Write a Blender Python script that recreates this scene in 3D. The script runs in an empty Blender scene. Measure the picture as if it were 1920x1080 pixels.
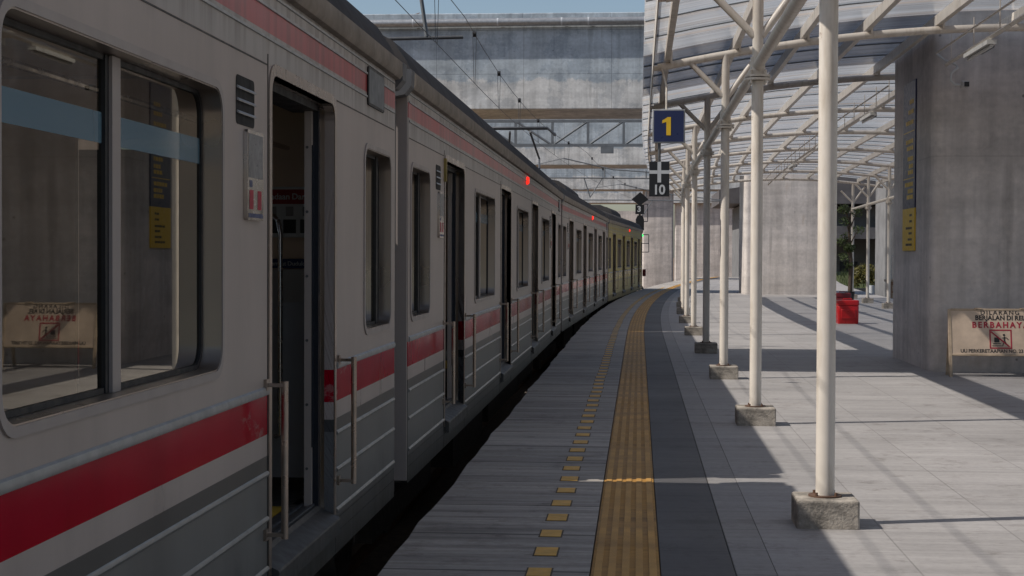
import bpy, bmesh, math, random
from mathutils import Vector, Matrix
random.seed(7)
R = math.radians
S = bpy.context.scene
COL = S.collection

# ------------------------------------------------------------------ camera
# metres; X to the right of the track, Y along the track, Z up; z = 0 is the platform surface
EYE = Vector((0, 0, 1.42))
yaw, pitch, roll = R(4.459), R(1.160), 0.004
fw = Vector((-math.sin(yaw)*math.cos(pitch), math.cos(yaw)*math.cos(pitch), -math.sin(pitch)))
rt = Vector((math.cos(yaw), math.sin(yaw), 0))
dn = fw.cross(rt)
if dn.z > 0: dn = -dn
r2 = rt*math.cos(roll) - dn*math.sin(roll)
d2 = rt*math.sin(roll) + dn*math.cos(roll)
cd = bpy.data.cameras.new("camera"); cam = bpy.data.objects.new("camera", cd); COL.objects.link(cam)
cd.sensor_width = 36; cd.lens = 3010/1920*36; cd.clip_start = .05; cd.clip_end = 3000
up, bk = -d2, -fw
cam.matrix_world = Matrix(((r2.x, up.x, bk.x, EYE.x), (r2.y, up.y, bk.y, EYE.y), (r2.z, up.z, bk.z, EYE.z), (0, 0, 0, 1)))
S.camera = cam
# ------------------------------------------------------------------ light
EL, AZ = R(46.7), R(16)
tosun = Vector((-math.cos(AZ)*math.cos(EL), -math.sin(AZ)*math.cos(EL), math.sin(EL)))
W = bpy.data.worlds.new("World"); S.world = W; W.use_nodes = True
wn = W.node_tree.nodes; wl = W.node_tree.links
sky = wn.new("ShaderNodeTexSky"); sky.sky_type = 'NISHITA'; sky.sun_disc = False
sky.sun_elevation = EL; sky.sun_rotation = math.atan2(tosun.x, tosun.y) % (2*math.pi)
sky.air_density = 1.0; sky.dust_density = 1.6; sky.ozone_density = 1.0
bg = wn["Background"]; bg.inputs[1].default_value = 0.095
wl.new(sky.outputs[0], bg.inputs[0])
ld = bpy.data.lights.new("sun", 'SUN'); ld.energy = 4.3; ld.angle = R(0.5); ld.color = (1, .94, .862)
sun = bpy.data.objects.new("sun", ld); COL.objects.link(sun)
sun.location = (-30, -10, 40); sun.rotation_euler = tosun.to_track_quat('Z', 'Y').to_euler()
S.view_settings.view_transform = 'Standard'; S.view_settings.look = 'None'
S.view_settings.exposure = 0.12; S.view_settings.gamma = 1
S.render.engine = 'CYCLES'; S.cycles.max_bounces = 8; S.cycles.transparent_max_bounces = 16
S.cycles.caustics_reflective = False; S.cycles.caustics_refractive = False

# ------------------------------------------------------------------ curves of the station
def dl(Y): return max(0, Y-28)**2/1280 + .001*max(0, Y-10)        # how far the platform has swung right at Y
def dt(Y): return dl(Y) + .0055*max(0, Y-30)                      # the same for the train side

# ------------------------------------------------------------------ materials
MATS = {}
class NT:
    def __init__(s, name):
        s.m = bpy.data.materials.new(name); s.m.use_nodes = True
        s.t = s.m.node_tree; s.n = s.t.nodes; s.l = s.t.links
        s.p = s.n["Principled BSDF"]; s.out = s.n["Material Output"]
    def node(s, t, **k):
        n = s.n.new(t)
        for a, v in k.items():
            if a[0] == 'i' and a[1:].isdigit(): n.inputs[int(a[1:])].default_value = v
            else: setattr(n, a, v)
        return n
    def ln(s, a, b): s.l.new(a, b)
    def coord(s, kind='Object', scale=(1, 1, 1)):
        tc = s.node("ShaderNodeTexCoord"); mp = s.node("ShaderNodeMapping")
        s.ln(tc.outputs[kind], mp.inputs[0]); mp.inputs['Scale'].default_value = scale
        return mp.outputs[0]
    def noise(s, vec, scale, detail=4, rough=.55):
        n = s.node("ShaderNodeTexNoise"); n.inputs['Scale'].default_value = scale
        n.inputs['Detail'].default_value = detail; n.inputs['Roughness'].default_value = rough
        s.ln(vec, n.inputs['Vector']); return n.outputs['Fac']
    def ramp(s, fac, stops, interp='LINEAR'):
        r = s.node("ShaderNodeValToRGB"); r.color_ramp.interpolation = interp
        e = r.color_ramp.elements
        while len(e) < len(stops): e.new(.5)
        for q, (p, c) in zip(e, stops):
            q.position = p; q.color = (c, c, c, 1) if isinstance(c, (int, float)) else (*c, 1)
        s.ln(fac, r.inputs[0]); return r.outputs[0]
    def mix(s, a, b, fac=1., mode='MULTIPLY'):
        m = s.node("ShaderNodeMix", data_type='RGBA', blend_type=mode)
        for v, i in ((fac, 0), (a, 6), (b, 7)):
            if isinstance(v, (int, float)): m.inputs[i].default_value = v
            elif isinstance(v, tuple): m.inputs[i].default_value = (*v, 1)
            else: s.ln(v, m.inputs[i])
        return m.outputs[2]
    def math(s, op, a, b=None):
        m = s.node("ShaderNodeMath", operation=op)
        for i, v in enumerate((a, b)):
            if v is None: continue
            if isinstance(v, (int, float)): m.inputs[i].default_value = v
            else: s.ln(v, m.inputs[i])
        return m.outputs[0]
    def bump(s, h, strength=.3, dist=.01):
        b = s.node("ShaderNodeBump"); b.inputs['Strength'].default_value = strength; b.inputs['Distance'].default_value = dist
        s.ln(h, b.inputs['Height']); s.ln(b.outputs[0], s.p.inputs['Normal'])
    def base(s, c):
        if isinstance(c, tuple): s.p.inputs['Base Color'].default_value = (*c, 1)
        else: s.ln(c, s.p.inputs['Base Color'])
    def set(s, rough=None, metal=None, spec=None, coat=None):
        if rough is not None:
            if isinstance(rough, (int, float)): s.p.inputs['Roughness'].default_value = rough
            else: s.ln(rough, s.p.inputs['Roughness'])
        if metal is not None: s.p.inputs['Metallic'].default_value = metal
        if spec is not None: s.p.inputs['Specular IOR Level'].default_value = spec
        if coat is not None: s.p.inputs['Coat Weight'].default_value = coat; s.p.inputs['Coat Roughness'].default_value = .06

def plain(name, col, rough=.5, metal=0, var=.25, scale=6, bump=0, spec=None, aniso=(1, 1, 1)):
    t = NT(name); v = t.coord('Object', aniso)
    n = t.noise(v, scale, 5)
    t.base(t.mix(col, t.ramp(n, [(.3, 1-var), (.7, 1.)])))
    n2 = t.noise(v, scale*3, 3)
    t.set(rough=t.ramp(n2, [(.3, max(0, rough-.08)), (.7, min(1, rough+.12))]), metal=metal, spec=spec)
    if bump: t.bump(t.noise(v, scale*8, 4), bump, .005)
    MATS[name] = t.m; return t.m

def concrete(name, col, streak=.35, blot=.3, seed=0., pour=1.2, joint=.25, upper=0, damp=.55):
    t = NT(name); v = t.coord('Object')
    mp = t.node("ShaderNodeMapping"); t.ln(v, mp.inputs[0]); mp.inputs['Location'].default_value = (seed, seed*.7, seed*1.3)
    v = mp.outputs[0]
    big = t.noise(v, .55, 6, .6); fine = t.noise(v, 9, 6, .65)
    mp2 = t.node("ShaderNodeMapping"); t.ln(v, mp2.inputs[0]); mp2.inputs['Scale'].default_value = (3.2, 3.2, .16)
    st = t.noise(mp2.outputs[0], 1., 5, .6)
    mp3 = t.node("ShaderNodeMapping"); t.ln(v, mp3.inputs[0]); mp3.inputs['Scale'].default_value = (.35, .35, 2.4)
    hz = t.noise(mp3.outputs[0], 1., 4, .6)
    c = t.mix(col, t.ramp(big, [(.3, 1-blot), (.65, 1.08)]))
    c = t.mix(c, t.ramp(st, [(.36, 1-streak), (.56, 1.)]))
    c = t.mix(c, t.ramp(hz, [(.34, 1-blot*.7), (.6, 1.04)]))
    c = t.mix(c, t.ramp(fine, [(.3, .86), (.7, 1.06)]))
    rust = t.noise(v, 1.3, 7, .7)
    c = t.mix(c, (.36, .25, .16), t.ramp(t.math('MULTIPLY', rust, st), [(.34, 0.), (.5, .5)]), 'MIX')
    # formwork joints
    sx = t.node("ShaderNodeSeparateXYZ"); t.ln(v, sx.inputs[0])
    def line(o, period, w):
        f = t.math('FRACT', t.math('DIVIDE', t.math('ADD', o, t.math('MULTIPLY', fine, .02)), period))
        return t.math('LESS_THAN', f, w/period)
    jl = t.math('MAXIMUM', line(sx.outputs[2], pour, .018), line(t.math('ADD', sx.outputs[0], sx.outputs[1]), pour*2, .02))
    c = t.mix(c, (.45, .43, .42), t.math('MULTIPLY', jl, joint), 'MULTIPLY')
    # crisp-edged damp patches and leaks under the joints
    cr = t.noise(v, 1.05, 12, .74); c = t.mix(c, (.66, .69, .73), t.ramp(cr, [(.50, 0.), (.54, damp)]), 'MULTIPLY')
    mp4 = t.node("ShaderNodeMapping"); t.ln(v, mp4.inputs[0]); mp4.inputs['Scale'].default_value = (6, 6, .35)
    lk = t.noise(mp4.outputs[0], 1., 3, .5); c = t.mix(c, (.50, .49, .48), t.ramp(t.math('MULTIPLY', lk, big), [(.33, 0.), (.40, streak*2)]), 'MULTIPLY')
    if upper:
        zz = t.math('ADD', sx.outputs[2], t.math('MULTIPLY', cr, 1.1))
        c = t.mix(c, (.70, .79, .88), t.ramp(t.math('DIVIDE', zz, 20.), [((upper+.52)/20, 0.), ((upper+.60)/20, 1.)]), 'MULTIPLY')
    # air holes in the cast face
    vo = t.node("ShaderNodeTexVoronoi"); vo.inputs['Scale'].default_value = 2.2; t.ln(v, vo.inputs['Vector'])
    c = t.mix(c, (.3, .3, .3), t.ramp(vo.outputs['Distance'], [(.03, .8), (.055, 0.)]), 'MULTIPLY')
    t.base(c); t.set(rough=.85, spec=.25)
    t.bump(t.math('ADD', fine, t.math('MULTIPLY', big, .8)), .35, .012)
    MATS[name] = t.m; return t.m

concrete('pier_concrete', (.69, .63, .585), seed=2.1, streak=.22, blot=.22, joint=.2, pour=2.7, damp=.22)
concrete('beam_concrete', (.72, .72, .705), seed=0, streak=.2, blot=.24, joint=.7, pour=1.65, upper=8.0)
def rough_footing():
    t = NT('footing_concrete'); v = t.coord('Object'); a = t.noise(v, 7, 7, .7); b = t.noise(t.coord('Object', (1, 1, 3)), 3.5, 5, .65); g = t.noise(v, 60, 3, .6)
    c = t.mix((.44, .395, .34), t.ramp(a, [(.32, .45), (.62, 1.08)])); c = t.mix(c, t.ramp(b, [(.35, .6), (.6, 1.05)])); c = t.mix(c, t.ramp(g, [(.35, .92), (.65, 1.04)]))
    t.base(c); t.set(rough=.9, spec=.2); t.bump(t.math('ADD', a, t.math('MULTIPLY', g, .3)), .8, .02); MATS['footing_concrete'] = t.m
rough_footing()
plain('white_steel', (.71, .65, .575), .38, 0, .14, 5, .03)
plain('slate_steel', (.17, .185, .20), .5, .2, .25, 5)  # blue-grey steel for the girder, masts, gap guards and glazing bars
plain('door_plate_steel', (.07, .068, .066), .5, .3, .35, 5)
plain('galv', (.42, .43, .44), .4, .6, .3, 9)
plain('dark_steel', (.10, .105, .115), .5, .4, .3, 6)
plain('stainless', (.46, .385, .33), .26, .95, .07, 1.5, 0, None, (1, 1, .2))
plain('reveal_metal', (.40, .34, .295), .3, .9, .04, .6)
plain('outlet_grey', (.12, .125, .135), .6, 0, .3, 4)
plain('rail_steel', (.40, .33, .28), .3, .9, .3, 6)
plain('bright_steel', (.60, .55, .50), .2, .95, .15, 5)
plain('rib_steel', (.30, .30, .29), .35, .5, .2, 5)
plain('black_rubber', (.012, .012, .014), .5, 0, .2)
plain('blue_rubber', (.008, .012, .022), .4, 0, .2)
plain('taupe_paint', (.35, .31, .292), .4, 0, .08, 2, 0, .4)
plain('gutter_paint', (.26, .225, .19), .55, .1, .45, 4, .1)
plain('roof_grey', (.085, .08, .08), .85, 0, .35, 2, 0, .15)
plain('under_black', (.010, .010, .011), .8, 0, .4)
plain('lining', (.62, .48, .38), .5, 0, .1)
plain('lining_grey', (.36, .36, .37), .5, 0, .1)
plain('floor_grey', (.06, .06, .06), .6, 0, .3)
plain('floor_yellow', (.50, .33, .03), .6, 0, .3)
plain('navy', (.012, .022, .085), .35, 0, .1)
plain('sign_yellow', (.72, .46, .02), .4, 0, .1)
plain('dull_yellow', (.30, .23, .06), .5, 0, .3)
plain('sign_black', (.012, .013, .016), .4, 0, .2)
plain('sign_white', (.52, .54, .56), .4, 0, .1)
plain('white_plastic', (.62, .62, .60), .35, 0, .08)
plain('poster_red', (.25, .012, .012), .4, 0, .1)
plain('poster_blue', (.012, .03, .12), .4, 0, .1)
plain('poster_grey', (.24, .24, .25), .35, 0, .5, 14)
plain('red_plastic', (.50, .008, .012), .35, 0, .12, 3)
plain('dark_red', (.16, .006, .012), .4, 0, .2)
plain('board_wood', (.66, .51, .38), .6, 0, .30, 5, .15)
plain('board_edge', (.56, .43, .30), .6, 0, .5, 9)
plain('board_red', (.42, .02, .045), .6, 0, .3, 18)
plain('board_ink', (.03, .028, .028), .6, 0, .4, 18)
plain('brick', (.40, .24, .15), .8, 0, .4, 5)
plain('ballast', (.16, .13, .11), .95, 0, .55, 14, .8)
plain('rail_rust', (.16, .09, .06), .6, .3, .4, 6)
plain('dirt', (.22, .15, .10), .95, 0, .4, 2, .4)
plain('sheet_roof', (.15, .14, .145), .5, .2, .45, 1.2)
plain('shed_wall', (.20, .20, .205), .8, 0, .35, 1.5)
plain('bark', (.12, .085, .06), .9, 0, .4, 12, .4)

def flecks(name):
    m = MATS[name]; nt = m.node_tree; t = NT.__new__(NT); t.m = m; t.t = nt; t.n = nt.nodes; t.l = nt.links; t.p = nt.nodes["Principled BSDF"]
    src = t.p.inputs['Base Color'].links[0].from_socket
    v = t.coord('Object'); a = t.noise(v, 7, 9, .75); b = t.noise(t.coord('Object', (1, 1, .15)), 14, 4, .6)
    c = t.mix(src, (.20, .10, .05), t.ramp(a, [(.64, 0.), (.70, .75)]), 'MIX')
    c = t.mix(c, (.72, .68, .62), t.ramp(b, [(.5, 0.), (.68, .7)]), 'MULTIPLY')
    t.base(c)
flecks('white_steel')
def leaf(name, col):
    t = NT(name); v = t.coord('Object'); n = t.noise(v, 2.5, 4)
    c = t.mix(col, t.ramp(n, [(.3, .45), (.7, 1.35)]))
    t.base(c); t.set(rough=.55)
    tr = t.node("ShaderNodeBsdfTranslucent"); t.ln(c, tr.inputs[0])
    mx = t.node("ShaderNodeMixShader", i0=.3); t.ln(t.p.outputs[0], mx.inputs[1]); t.ln(tr.outputs[0], mx.inputs[2])
    t.ln(mx.outputs[0], t.out.inputs[0]); MATS[name] = t.m
leaf('leaf_green', (.085, .12, .035)); leaf('leaf_yellow', (.13, .115, .02)); leaf('grass_green', (.09, .11, .04))

def emit(name, col, s):
    t = NT(name); t.base(col); t.p.inputs['Emission Color'].default_value = (*col, 1); t.p.inputs['Emission Strength'].default_value = s
    MATS[name] = t.m
emit('lamp_red', (1, .02, .01), 1.6); emit('lamp_green', (.05, .9, .2), 1.0)

# train livery: colour by height on the side sheet (painted stripes)
def livery(name, paint, red, grey, upred, upper):
    t = NT(name); tc = t.node("ShaderNodeTexCoord"); sx = t.node("ShaderNodeSeparateXYZ"); t.ln(tc.outputs['Object'], sx.inputs[0])
    z = t.math('DIVIDE', sx.outputs[2], 3.)
    low = grey; white = tuple(x*1.15 for x in paint)
    st = [(0, tuple(x*.55 for x in low)), (.17/3, tuple(x*.8 for x in low)), (.205/3, low), (.575/3, tuple(x*.55 for x in low)), (.638/3, white), (.7155/3, red), (.877/3, paint),
          (2.148/3, upper), (2.262/3, upred), (2.365/3, upper)]
    c = t.ramp(z, st, 'CONSTANT')
    v = t.coord('Object', (1, 1.2, .25)); n = t.noise(v, 2.2, 6, .62)
    c = t.mix(c, t.ramp(n, [(.32, .84), (.62, 1.03)]))
    # grime that has run down from the gutter and up from the track
    v2 = t.coord('Object', (1, 6, .35)); n2 = t.noise(v2, 2., 5, .6)
    hi = t.ramp(z, [(.70, 0.), (.745, .75), (.85, .9)])
    c = t.mix(c, (.42, .36, .32), t.math('MULTIPLY', hi, t.ramp(n2, [(.42, 0.), (.62, .8)])), 'MULTIPLY')
    lo = t.ramp(z, [(.0, .9), (.12, 0.)])
    c = t.mix(c, (.35, .32, .31), t.math('MULTIPLY', lo, t.ramp(n2, [(.35, .1), (.6, .9)])), 'MULTIPLY')
    wr = t.noise(t.coord('Object', (1, .8, 1.6)), 1.5, 11, .72); inred = t.ramp(z, [(.638/3, 0.), (.7155/3, 1.), (.877/3, 0.)], 'CONSTANT')
    c = t.mix(c, tuple(.5*x+.3*y_ for x, y_ in zip(paint, (.6, .2, .2))), t.math('MULTIPLY', inred, t.ramp(wr, [(.60, 0.), (.625, .55)])), 'MIX')
    t.base(c)
    r = t.ramp(z, [(0, .42), (.575/3, .30), (.638/3, .26), (.7155/3, .12), (.877/3, .36), (2.148/3, .4), (2.262/3, .3), (2.365/3, .4)], 'CONSTANT')
    t.set(rough=t.math('ADD', r, t.ramp(n, [(.3, -.02), (.7, .06)])))
    m = t.ramp(z, [(0, .35), (.638/3, 0.)], 'CONSTANT'); t.ln(m, t.p.inputs['Metallic'])
    t.ln(t.ramp(z, [(0, .45), (.575/3, .3), (.638/3, .2), (.7155/3, .05), (.877/3, .4)], 'CONSTANT'), t.p.inputs['Specular IOR Level'])
    w = t.noise(t.coord('Object', (1, .9, 2.)), 1.6, 2, .4)
    t.bump(w, .22, .02)
    MATS[name] = t.m
livery('livery', (.395, .34, .312), (.38, .001, .018), (.19, .19, .185), (.40, .05, .055), (.40, .375, .355))
livery('livery_yellow', (.47, .37, .075), (.52, .42, .14), (.47, .39, .15), (.44, .36, .09), (.44, .37, .13))

def glass(name, tint, refl):
    t = NT(name); t.n.remove(t.p)
    tr = t.node("ShaderNodeBsdfTransparent"); tr.inputs[0].default_value = (*tint, 1)
    gl = t.node("ShaderNodeBsdfGlossy"); gl.inputs['Roughness'].default_value = .012; gl.inputs[0].default_value = (.86, .82, .74, 1)
    fr = t.node("ShaderNodeFresnel"); fr.inputs[0].default_value = 1.5
    f = t.math('MINIMUM', t.math('MULTIPLY', fr.outputs[0], refl), .9)
    mx = t.node("ShaderNodeMixShader"); t.ln(f, mx.inputs[0]); t.ln(tr.outputs[0], mx.inputs[1]); t.ln(gl.outputs[0], mx.inputs[2])
    t.ln(mx.outputs[0], t.out.inputs[0]); MATS[name] = t.m
glass('glass', (.60, .57, .49), 2.0); glass('far_glass', (.72, .80, .84), .6)

def film():
    t = NT('blue_film'); t.base((.17, .29, .37)); t.set(rough=.08, spec=.9)
    tp = t.node("ShaderNodeBsdfTransparent"); mx = t.node("ShaderNodeMixShader", i0=.3)
    t.ln(t.p.outputs[0], mx.inputs[1]); t.ln(tp.outputs[0], mx.inputs[2]); t.ln(mx.outputs[0], t.out.inputs[0]); MATS['blue_film'] = t.m
film()
def poly():
    t = NT('polycarbonate'); tc = t.node("ShaderNodeTexCoord"); sx = t.node("ShaderNodeSeparateXYZ"); t.ln(tc.outputs['UV'], sx.inputs[0])
    v = t.coord('UV', (.35, 1.6, 1)); n = t.noise(v, 1.1, 6, .65)
    v2 = t.coord('UV', (.12, 9, 1)); n2 = t.noise(v2, 1., 4, .6)
    f = t.math('FRACT', t.math('DIVIDE', sx.outputs[1], .86)); seam = t.math('LESS_THAN', f, .02)
    c = t.mix((.54, .58, .64), t.ramp(n, [(.3, .72), (.7, 1.)])); c = t.mix(c, t.ramp(n2, [(.38, .74), (.62, 1.03)]))
    wm = t.noise(t.coord('UV', (.10, 2.6, 1)), 1., 3, .5); c = t.mix(c, (1., .84, .72), t.ramp(wm, [(.5, 0.), (.66, 1.)]), 'MULTIPLY')  # warm streaks painted into the sheet colour as reflections
    c = t.mix(c, (.10, .10, .11), seam, 'MIX')
    df = t.node("ShaderNodeBsdfDiffuse"); t.ln(t.mix(c, (.5, .5, .5)), df.inputs[0])
    tl = t.node("ShaderNodeBsdfTranslucent"); t.ln(c, tl.inputs[0])
    tp = t.node("ShaderNodeBsdfTransparent"); tp.inputs[0].default_value = (.94, .95, .97, 1)
    gl = t.node("ShaderNodeBsdfGlossy"); gl.inputs['Roughness'].default_value = .18; gl.inputs[0].default_value = (.8, .8, .8, 1)
    m1 = t.node("ShaderNodeMixShader", i0=.15); t.ln(tl.outputs[0], m1.inputs[1]); t.ln(df.outputs[0], m1.inputs[2])
    lw = t.node("ShaderNodeLayerWeight"); lw.inputs[0].default_value = .5
    m2 = t.node("ShaderNodeMixShader"); t.ln(t.math('MULTIPLY', t.math('SUBTRACT', 1., lw.outputs['Facing']), .80), m2.inputs[0]); t.ln(m1.outputs[0], m2.inputs[1]); t.ln(tp.outputs[0], m2.inputs[2])
    fr = t.node("ShaderNodeFresnel"); fr.inputs[0].default_value = 1.5
    m3 = t.node("ShaderNodeMixShader"); t.ln(t.math('MULTIPLY', fr.outputs[0], .45), m3.inputs[0]); t.ln(m2.outputs[0], m3.inputs[1]); t.ln(gl.outputs[0], m3.inputs[2])
    t.n.remove(t.p); t.ln(m3.outputs[0], t.out.inputs[0]); MATS['polycarbonate'] = t.m
poly()

def tiles(name, col, w, h, var, joint, streak=.12, mort=.005, offset=0., rough=.6, jcol=(.30, .29, .28), shift=(0, 0, 0), bumpy=.2):
    """paving laid in metres along the curved platform (uv = metres across, metres along)"""
    t = NT(name); v = t.coord('UV'); mp = t.node("ShaderNodeMapping"); t.ln(v, mp.inputs[0]); mp.inputs['Location'].default_value = shift
    v = mp.outputs[0]
    b = t.node("ShaderNodeTexBrick"); t.ln(v, b.inputs['Vector']); b.offset = offset; b.squash = 1
    b.inputs['Scale'].default_value = 1; b.inputs['Brick Width'].default_value = w; b.inputs['Row Height'].default_value = h
    b.inputs['Mortar Size'].default_value = mort; b.inputs['Mortar Smooth'].default_value = .2; b.inputs['Bias'].default_value = 0
    b.inputs['Color1'].default_value = (*[x*(1-var) for x in col], 1); b.inputs['Color2'].default_value = (*[x*(1+var) for x in col], 1)
    b.inputs['Mortar'].default_value = (*[c*(1-joint)+j*c*joint for c, j in zip(col, jcol)], 1)
    big = t.noise(v, .5, 6, .65); fine = t.noise(v, 22, 5, .7)
    mp2 = t.node("ShaderNodeMapping"); t.ln(v, mp2.inputs[0]); mp2.inputs['Scale'].default_value = (.7, 14, 1)
    st = t.noise(mp2.outputs[0], 1., 5, .65)
    c = t.mix(b.outputs[0], t.ramp(big, [(.3, .84), (.7, 1.06)]))
    c = t.mix(c, t.ramp(st, [(.35, 1-streak), (.6, 1.)]))
    c = t.mix(c, t.ramp(fine, [(.3, .88), (.7, 1.08)]))
    mp3 = t.node("ShaderNodeMapping"); t.ln(v, mp3.inputs[0]); mp3.inputs['Scale'].default_value = (.45, 5, 1)
    c = t.mix(c, t.ramp(t.noise(mp3.outputs[0], 1., 6, .7), [(.36, 1-streak), (.58, 1.03)]))
    sp = t.noise(v, 3.1, 8, .75); c = t.mix(c, (.55, .52, .50), t.ramp(sp, [(.56, 0.), (.68, .8)]), 'MULTIPLY')
    sp2 = t.noise(v, .9, 9, .8); c = t.mix(c, (.62, .60, .58), t.ramp(sp2, [(.54, 0.), (.62, .6)]), 'MULTIPLY')
    t.base(c); t.set(rough=t.ramp(big, [(.3, rough-.1), (.7, rough+.12)]), spec=.35)
    t.bump(t.math('SUBTRACT', t.math('MULTIPLY', t.math('ADD', fine, st), .25), b.outputs['Fac']), bumpy, .008)
    MATS[name] = t.m
tiles('tile_light', (.345, .328, .318), .65, .6, .05, .38, shift=(-.63, 0, 0))
tiles('tile_dark', (.108, .104, .105), .335, .6, .05, .6, shift=(-.112, .05, 0))
tiles('tile_border', (.29, .275, .265), .185, .6, .05, .6, shift=(-.45, 0, 0))
tiles('edge_slab', (.51, .465, .415), 9, .95, .10, .8, streak=.34, mort=.013, shift=(4.5, .42, 0), rough=.7, jcol=(.2, .2, .2), bumpy=.5)
tiles('tactile', (.48, .25, .05), .31, .31, .05, .45, streak=.2, shift=(.2, 0, 0), jcol=(.5, .5, .5))
def tactile_rib():
    t = NT('tactile_rib'); tc = t.node("ShaderNodeTexCoord"); sx = t.node("ShaderNodeSeparateXYZ"); t.ln(tc.outputs['UV'], sx.inputs[0])
    f = t.math('FRACT', t.math('DIVIDE', sx.outputs[1], .0258)); g = t.math('LESS_THAN', f, .32)
    n = t.noise(t.coord('UV'), 3, 5); c = t.mix((.76, .41, .09), t.ramp(n, [(.3, .62), (.7, 1.08)]))
    c = t.mix(c, (.30, .28, .26), g, 'MULTIPLY'); t.base(c); t.set(rough=.6)
    t.bump(t.math('SUBTRACT', 1., g), .6, .004); MATS['tactile_rib'] = t.m
tactile_rib()
plain('mark_yellow', (.86, .50, .11), .6, 0, .3, 9)
plain('mark_frame', (.12, .09, .06), .8, 0, .3, 9)

# ------------------------------------------------------------------ mesh helpers
class MB:
    def __init__(s): s.v = []; s.f = []; s.uv = None
    def add(s, vs, fs):
        o = len(s.v); s.v += [tuple(v) for v in vs]; s.f += [tuple(i+o for i in f) for f in fs]; return s
    def box(s, x0, x1, y0, y1, z0, z1):
        return s.add([(x0,y0,z0),(x1,y0,z0),(x1,y1,z0),(x0,y1,z0),(x0,y0,z1),(x1,y0,z1),(x1,y1,z1),(x0,y1,z1)],
                     [(0,3,2,1),(4,5,6,7),(0,1,5,4),(1,2,6,5),(2,3,7,6),(3,0,4,7)])
    def obox(s, c, ax, ay, az):
        c, ax, ay, az = map(Vector, (c, ax, ay, az))
        vs = [c+ax*i+ay*j+az*k for k in (-1, 1) for i, j in ((-1,-1),(1,-1),(1,1),(-1,1))]
        return s.add(vs, [(0,3,2,1),(4,5,6,7),(0,1,5,4),(1,2,6,5),(2,3,7,6),(3,0,4,7)])
    def tube(s, pts, r, n=12, cap=True, closed=False):
        pts = [Vector(p) for p in pts]; rs = r if isinstance(r, (list, tuple)) else [r]*len(pts)
        rings = []; ref = None
        for i, p in enumerate(pts):
            a = pts[max(0, i-1)]; b = pts[min(len(pts)-1, i+1)]; d = (b-a).normalized()
            if ref is None: ref = Vector((0, 0, 1)) if abs(d.z) < .9 else Vector((1, 0, 0))
            u = d.cross(ref).normalized(); w = d.cross(u).normalized(); ref = -w if w.dot(ref) < 0 else w
            rings.append([p + (u*math.cos(2*math.pi*k/n) + w*math.sin(2*math.pi*k/n))*rs[i] for k in range(n)])
        vs = [v for q in rings for v in q]; fs = []
        for i in range(len(pts)-1):
            for k in range(n): fs.append((i*n+k, i*n+(k+1) % n, (i+1)*n+(k+1) % n, (i+1)*n+k))
        if cap: fs.append(tuple(range(n-1, -1, -1))); fs.append(tuple((len(pts)-1)*n+k for k in range(n)))
        return s.add(vs, fs)
    def prism(s, prof, y0, y1, axis='y'):
        """profile [(x,z)...] swept along y"""
        n = len(prof); vs = [(x, y0, z) for x, z in prof] + [(x, y1, z) for x, z in prof]
        fs = [(i, (i+1) % n, n+(i+1) % n, n+i) for i in range(n)] + [tuple(range(n-1, -1, -1)), tuple(range(n, 2*n))]
        return s.add(vs, fs)
    def build(s, name, mat, parent=None, smooth=True, off=(0, 0, 0), bevel=0):
        me = bpy.data.meshes.new(name); ox, oy, oz = off
        me.from_pydata([(x-ox, y-oy, z-oz) for x, y, z in s.v], [], s.f)
        bm = bmesh.new(); bm.from_mesh(me); bmesh.ops.recalc_face_normals(bm, faces=bm.faces); bm.to_mesh(me); bm.free()
        if s.uv:
            ul = me.uv_layers.new(name="UVMap")
            for lp in me.loops: ul.data[lp.index].uv = s.uv[lp.vertex_index]
        me.validate()
        return link(name, me, mat, parent, smooth, bevel)
def link(name, me, mat, parent=None, smooth=True, bevel=0):
    if mat is not None and len(me.materials) and me.materials[0] != (MATS[mat] if isinstance(mat, str) else mat): me = me.copy()
    if mat is not None:
        me.materials.clear(); me.materials.append(MATS[mat] if isinstance(mat, str) else mat)
    if smooth:
        for p in me.polygons: p.use_smooth = True
        me.set_sharp_from_angle(angle=R(38))
    o = bpy.data.objects.new(name, me); COL.objects.link(o)
    if parent is not None: o.parent = parent
    if bevel:
        b = o.modifiers.new("bevel", 'BEVEL'); b.width = bevel; b.segments = 2; b.limit_method = 'ANGLE'
    return o
def share(name, o, parent, loc=(0, 0, 0)):
    c = o.copy(); c.name = name; COL.objects.link(c); c.parent = parent; c.location = loc; return c
def copy_sub(o, parent, loc):
    c = o.copy(); COL.objects.link(c); c.parent = parent; c.location = loc
    for ch in o.children:
        d = ch.copy(); COL.objects.link(d); d.parent = c
    return c
def tag(o, label=None, cat=None, group=None, kind=None):
    if label: o['label'] = label
    if cat: o['category'] = cat
    if group: o['group'] = group
    if kind: o['kind'] = kind
    return o
def thing(name, loc, label, cat, group=None, rz=0):
    o = bpy.data.objects.new(name, None); COL.objects.link(o); o.location = loc; o.rotation_euler = (0, 0, rz)
    o.empty_display_size = .2; return tag(o, label, cat, group)

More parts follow.
